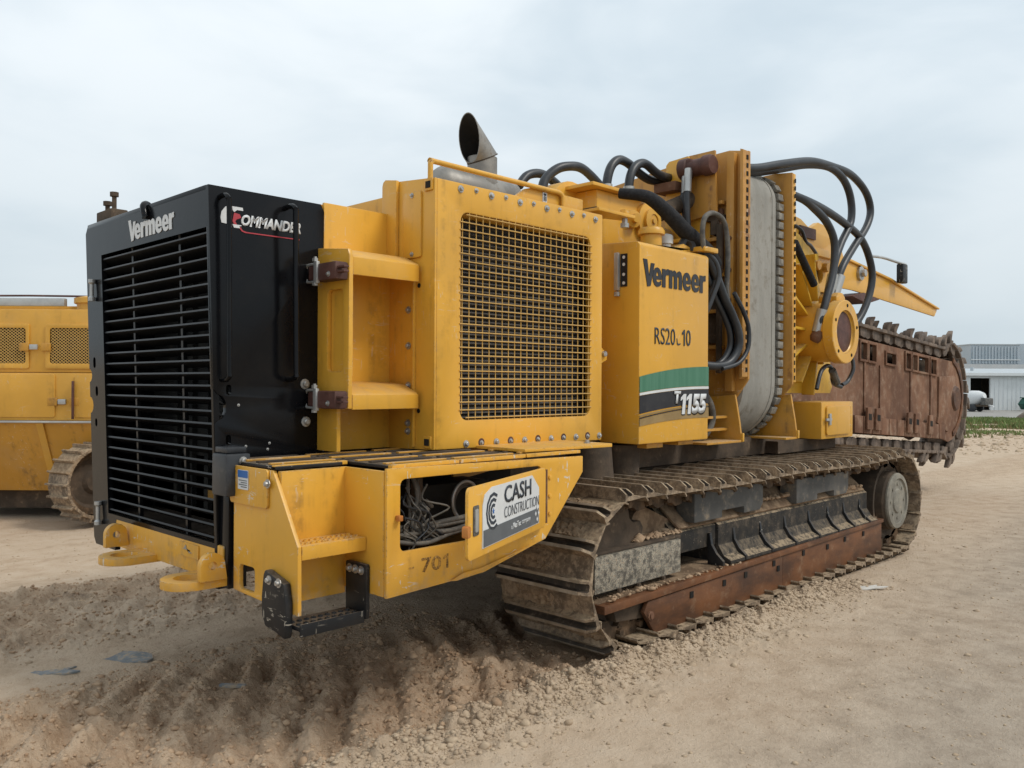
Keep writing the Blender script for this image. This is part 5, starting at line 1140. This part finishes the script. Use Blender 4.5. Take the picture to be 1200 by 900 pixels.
for x, z in ((-.30, 2.05), (.03, 1.42)):
    h = lb(x-.09+.15, x+.0+.15, -.03, -.002, z-.03, z+.03, 'door_catch', 'galv', Q)
    lb(x+.19, x+.30, -.022, -.003, z-.045, z+.045, 'catch_plate', 'yellow_dusty', h); lb(x-.06, x+.05, -.022, -.003, z-.045, z+.045, 'catch_plate', 'yellow_dusty', h)
MB().box(.262, .285, -.055, -.03, 1.22, 1.66).build('door_bar', 'brown', Q, .006)
lb(-1.6, 1.5, -.05, -.004, 1.175, 1.20, 'chrome_strip', 'galv', Q)
lb(-1.6, .12, .05, .12, 2.53, 2.62, 'rail_guard', 'galv', Q); lb(-1.6, 1.4, .3, 1.9, 2.491, 2.55, 'roof_ledge', 'yellow_far', Q)
MB().tube([(-1.5, .08, 2.64), (-.3, .08, 2.65), (.6, .08, 2.64), (1.2, .08, 2.63)], .012, 7, 2).build('roof_rail', 'brown', Q)
MB().lathe((.40, .27, 2.491), (0, 0, 1), [(.22, 0), (.22, .07), (.25, .08), (.25, .14), (.2, .16), (0, .16)], 20).build('roof_dome', 'yellow_far', Q, smooth=40)
MB().prism([(.0, 1.174), (1.2, 1.174), (1.2, .35), (.35, .35)], 'X', -1.6, 1.3).build('belly_plate', 'yellow_dusty', Q, .01)
MB().prism([(-.001, 1.172), (-.03, 1.172), (.3, .45), (.33, .45)], 'X', -.16, -.08).build('belly_rib', 'yellow_far', Q)
lb(-1.6, .1, .5, 2.0, .12, .5, 'under_frame', 'mud', Q)
MB().lathe((-.1, .5, .32), (0, 1, 0), [(0, 0), (.16, 0), (.16, .2), (0, .2)], 16).build('track_roller', 'mud', Q)
b = MB(); b.box(.3, 1.1, .35, .7, .3, .6); b.build('track_frame', 'mud', Q)
# its track: an upright loop turned a little towards us
AQ = rad(60); tx = Vector((math.cos(AQ), math.sin(AQ), 0)); ty = Vector((-math.sin(AQ), math.cos(AQ), 0)); c0 = Vector((.63, -.1, 0))
Rr = .40; Ls = 2.2; per = 2*Ls+2*PI*Rr; ns = 54
def q_at(s):
    if s < PI*Rr: a = PI/2+s/Rr; return Rr*math.cos(a), .5+Rr*math.sin(a), math.cos(a), math.sin(a)
    s -= PI*Rr
    if s < Ls: return s, .5-Rr, 0, -1
    s -= Ls
    if s < PI*Rr: a = -PI/2+s/Rr; return Ls+Rr*math.cos(a), .5+Rr*math.sin(a), math.cos(a), math.sin(a)
    s -= PI*Rr; return Ls-s, .5+Rr, 0, 1
bt = MB(); N_ = 40
inner = [q_at(i*per/60) for i in range(60)]
bt.prism([(x-nx*.03, z-nz*.03) for x, z, nx, nz in inner], 'Y', .12, .36, [[(x-nx*.10, z-nz*.10) for x, z, nx, nz in inner]])
bt.v = [tuple(c0+tx*x+ty*y+Vector((0, 0, z))) for x, y, z in bt.v]
qt = bt.build('crawler_track', 'chain', Q)
qs = [unshift(lambda k=k: MB().prism([(-.062, -.02), (.05, -.02), (.07, -.035), (.07, .015), (-.035, .015), (-.04, .055), (-.062, .055)], 'Y', 0, .36).mesh('track_shoe', 'cake' if k == 2 else 'steel', 30, .005)) for k in range(3)]
for i in range(ns*1):
    x, z, nx, nz = q_at((i+.5)*per/ns); n_ = tx*nx+Vector((0, 0, nz)); tt = ty.cross(n_)
    o = put(random.choice(qs), 'track_shoe', qt, c0+tx*x+ty*(-.02)+Vector((0, 0, z)))
    o.rotation_euler = Matrix(((tt.x, ty.x, n_.x), (tt.y, ty.y, n_.y), (tt.z, ty.z, n_.z))).to_euler()
    o.scale = (1.0, 1, 1)
wc = c0+Vector((0, 0, .5))
MB().lathe(wc+ty*.10, ty, [(0, 0), (.10, 0), (.14, .04), (.26, .06), (.31, .03), (.33, .03), (.33, .26), (0, .26)], 26).build('idler_wheel', 'mud', Q)

# ================================================================== far yard on the right
def far(name, off, depth, label, cat, z=-2.0, group=None):
    q = local(off, depth); q.z = z; return thing(name, q, label, cat, -PI/2+YAW, group)
M['wall'] = mottled('white_sheet_wall', (.66, .68, .68), (.70, .72, .72), (.60, .62, .62), .6, .6, bump=.03)
M['greywall'] = mottled('pale_grey_sheet', (.40, .46, .50), (.43, .48, .52), (.38, .44, .48), .4, .6, bump=.02)
M['roofm'] = mottled('grey_roof_sheet', (.42, .46, .48), (.46, .49, .51), (.38, .42, .44), .5, .6, bump=.02)
s_ = .1307      # metres per photo pixel at the hall
Hl = far('hall', 74.1, 130, 'long white sheet metal hall with an open dark doorway at the right', 'building')
zz = lambda y: 1.65-(y-450)*s_+2.0
b = MB(); b.box(-.9, 26, 0, .25, 0, zz(437)); b.build('wall', 'wall', Hl)
for k in range(40): x = -.85+k*.66; b = MB(); b.box(x, x+.10, -.05, -.002, 0, zz(437)-.02); b.build('wall_rib', 'wall', Hl)
b = MB(); b.box(-16, -3.9-.0, 0, .25, 0, zz(437)); b.build('wall', 'wall', Hl)
b = MB(); b.box(-16, 26, 6, 6.2, 0, 6); b.build('rear_wall', 'mud', Hl)
b = MB(); b.box(-4.0, -.9, .02, .22, zz(440), zz(436)); b.build('door_header', 'wall', Hl)
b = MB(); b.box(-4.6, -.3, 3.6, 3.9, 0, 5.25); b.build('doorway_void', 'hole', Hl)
b = MB(); b.prism([(-.6, zz(437)), (6, zz(432)), (30, zz(425)), (30, zz(424)), (-.6, zz(434.5))], 'X', -17, 27); b.build('roof', 'roofm', Hl)
b = MB(); b.box(-17, 27, -.75, -.61, zz(437.2), zz(434)); b.build('gutter', 'wall', Hl)
for x, h in ((-6.4, .5), (-2.6, .8), (.9, .6)): b = MB(); b.cyl((x+3, 14, zz(429.5)), (x+3, 14, zz(429.5)+h), .28, n=8); b.build('roof_vent', 'roofm', Hl)
s2 = .201; z2 = lambda y: 1.65-(y-450)*s2+2.0
Tb = far('warehouse', 108, 200, 'tall pale grey ribbed warehouse rising beyond the white hall', 'building')
b = MB(); b.box(0, 11.6, 0, 20, 0, z2(401)); b.build('wall', 'greywall', Tb)
b = MB(); b.box(11.65, 22, .6, 22, 0, z2(399.5)); b.build('wall', 'greywall', Tb)
b = MB(); b.box(-.15, 11.65, -.15, 20, z2(401), z2(400)); b.build('roof_trim', 'roofm', Tb)
for k in range(15): x = .4+k*.75; b = MB(); b.box(x, x+.30, -.18, -.02, z2(423), z2(403)); b.build('wall_rib', 'greywall', Tb)
b = MB(); b.box(-.02, 11.6, -.26, -.19, z2(419), z2(418)); b.build('wall_band', 'wall', Tb)
b = MB(); b.box(-20, 30, -6, -5.7, 0, z2(424.5)); b.build('parapet', 'roofm', Tb)
# mixer truck in the doorway
Mx = far('mixer_truck', 66.6, 122, 'white drum mixer truck parked at the dark hall doorway', 'truck', -1.95)
Mx.rotation_euler.z += rad(-58)
s3 = .1226; z3 = lambda y: 1.65-(y-450)*s3+1.95
MB().lathe((-.6, 0, z3(465)), (1, 0, .28), [(0, -1.4), (.8, -1.3), (1.15, -.3), (1.2, .4), (.9, 1.4), (.45, 2.0), (0, 2.0)], 16).build('mixing_drum', 'white', Mx, smooth=50)
b = MB(); b.box(-3.4, 1.9, -.9, .9, .75, 1.05); b.build('chassis', 'mud', Mx)
b = MB(); b.prism([(1.3, 1.0), (2.0, 1.0), (2.0, 1.9), (1.8, 2.0), (1.3, 2.0)], 'Y', -1, 1); b.build('hopper', 'greyblock', Mx, .05)
b = MB(); b.prism([(1.2, 1.05), (2.6, .7), (2.6, .85), (1.2, 1.25)], 'Y', -.2, .2); b.build('chute', 'white', Mx)
b = MB(); b.prism([(-5.0, .8), (-3.5, .8), (-3.5, 3.0), (-4.6, 3.0), (-5.0, 2.0)], 'Y', -1.15, 1.15); b.build('cab', 'white', Mx, .06)
for x in (-4.2, -1.2, .1):
    for y in (-1.1, .8): MB().lathe((x, y, .55), (0, 1, 0), [(0, 0), (.3, 0), (.55, .05), (.55, .3), (0, .3)], 14).build('wheel', 'rubber', Mx)
# dumpster
M['dumpgreen'] = mottled('dumpster_green', (.012, .085, .06), (.02, .11, .08), (.06, .10, .08), 1.5, .5, bump=.1)
Dp = far('dumpster', 76.7, 126, 'dark green dumpster standing in front of the white hall', 'dumpster', -2.0)
b = MB(); b.prism([(-.5, .25), (5.0, .25), (5.4, 1.1), (5.2, 1.95), (-.4, 1.95), (-1.0, 1.1)], 'Y', -1.1, 1.1); b.build('bin', 'dumpgreen', Dp, .05)
for x in (.5, 2.2, 3.9): b = MB(); b.box(x, x+.14, -1.19, -1.11, .3, 1.9); b.build('bin_rib', 'dumpgreen', Dp, .02)
b = MB(); b.box(-.6, 5.4, -1.2, 1.2, 1.96, 2.08); b.build('bin_lid', 'dumpgreen', Dp, .03)
for x in (1.0, 2.8): b = MB(); b.box(x, x+.9, -1.205, -1.195+.08, 1.45, 1.7); b.build('bin_label', 'wall', Dp)
for x in (0, 4.6): b = MB(); b.box(x, x+.35, -.9, .9, 0, .249); b.build('skid', 'mud', Dp)
# dirt mound, road, grass
def strip(name, d0, d1, x0, x1, mat, lift, nx=40, ny=8):
    vs = []
    for j in range(ny+1):
        for i in range(nx+1):
            d = d0+(d1-d0)*j/ny; q = fw*d+rt0*(x0+(x1-x0)*i/nx); vs.append((q.x, q.y))
    A = np.array(vs); z = height(A[:, 0], A[:, 1])+lift
    b = MB(); b.add([(v[0], v[1], zz_) for v, zz_ in zip(vs, z)], [(j*(nx+1)+i, j*(nx+1)+i+1, (j+1)*(nx+1)+i+1, (j+1)*(nx+1)+i) for j in range(ny) for i in range(nx)])
    o = b.build(name, mat); o['kind'] = 'structure'; return o
M['asphalt'] = mottled('pale_yard_concrete', (.26, .25, .235), (.31, .295, .27), (.36, .33, .28), .5, .9, bump=.1)
strip('yard', 64, 175, 25, 150, 'asphalt', .05)
M['grassy'] = mottled('grass_blades', (.12, .175, .05), (.17, .225, .075), (.28, .25, .13), .9, .8, bump=.1)
M['drygrass'] = mottled('dry_grass', (.20, .17, .08), (.15, .16, .06), (.28, .24, .15), 1.2, .9, bump=.1)
def grass(name, n, d0, d1, x0, x1, h, mat, thr, label):
    d = rng.uniform(d0, d1, n); x = rng.uniform(x0, x1, n); px = fw.x*d+rt0.x*x; py = fw.y*d+rt0.y*x
    k = fbm(px*.22, py*.22, 4, 90)+.25*fbm(px*1.3, py*1.3, 2, 91) > thr; px, py = px[k], py[k]; n = len(px)
    pz = height(px, py); a = rng.uniform(0, PI, n); hh = h*rng.uniform(.4, 1.2, n)*(.45+1.5*vnoise(px*.45, py*.45, 93)**1.5); w = .035*hh/h+.02
    lean = rng.normal(0, .35, (n, 2))*hh[:, None]
    V = np.zeros((n, 3, 3)); V[:, 0] = np.stack([px-np.cos(a)*w, py-np.sin(a)*w, pz-.02], -1); V[:, 1] = np.stack([px+np.cos(a)*w, py+np.sin(a)*w, pz-.02], -1)
    V[:, 2] = np.stack([px+lean[:, 0], py+lean[:, 1], pz+hh], -1)
    me = bpy.data.meshes.new(name); me.from_pydata(V.reshape(-1, 3).tolist(), [], np.arange(n*3).reshape(-1, 3).tolist()); me.materials.append(M[mat])
    o = link(name, me); o['kind'] = 'stuff'; o['label'] = label; return o
grass('grass', 60000, 29, 60, 14, 50, .17, 'grassy', -.02, 'green grass on the verge beyond the yard')
grass('dry_grass', 26000, 27, 64, 14, 50, .15, 'drygrass', -.12, 'dry yellowing grass tufts among the green verge')
P = []
for k in range(3200):
    d = random.uniform(20.5, 30); x = random.uniform(9, 30); q = fw*d+rt0*x; P.append((q.x, q.y))
P = np.array(P); P = np.column_stack([P, height(P[:, 0], P[:, 1])]); rocks('roadside_rubble', P, rng.gamma(1.3, .016, len(P))+.01, 'pebble', 'pale rubble along the edge of the grass verge')
q = local(38.2, 61); q.z = float(height(np.array([q.x]), np.array([q.y]))[0])-.1
vs = []; fs = []
R_ = random.Random(4); nr_, na_ = 7, 18
for i in range(nr_):
    for k in range(na_):
        t = i/(nr_-1); rr = 2.0*math.sin(t*PI/2)*(1+.15*R_.uniform(-1, 1)); vs.append((rr*math.cos(2*PI*k/na_), rr*.8*math.sin(2*PI*k/na_), .95*math.cos(t*PI/2)+.08*R_.uniform(-1, 1)*(t < 1)))
fs = [(i*na_+k, i*na_+(k+1) % na_, (i+1)*na_+(k+1) % na_, (i+1)*na_+k) for i in range(nr_-1) for k in range(na_)]+[tuple(range(na_))]
M['mound'] = mottled('grey_soil_mound', (.13, .105, .08), (.19, .155, .12), (.27, .22, .17), 1.5, .95, bump=.6)
o = MB().add(vs, fs).build('dirt_mound', 'mound', smooth=80); o.location = q; tag(o, 'low grey dirt mound at the far edge of the grass', 'mound')
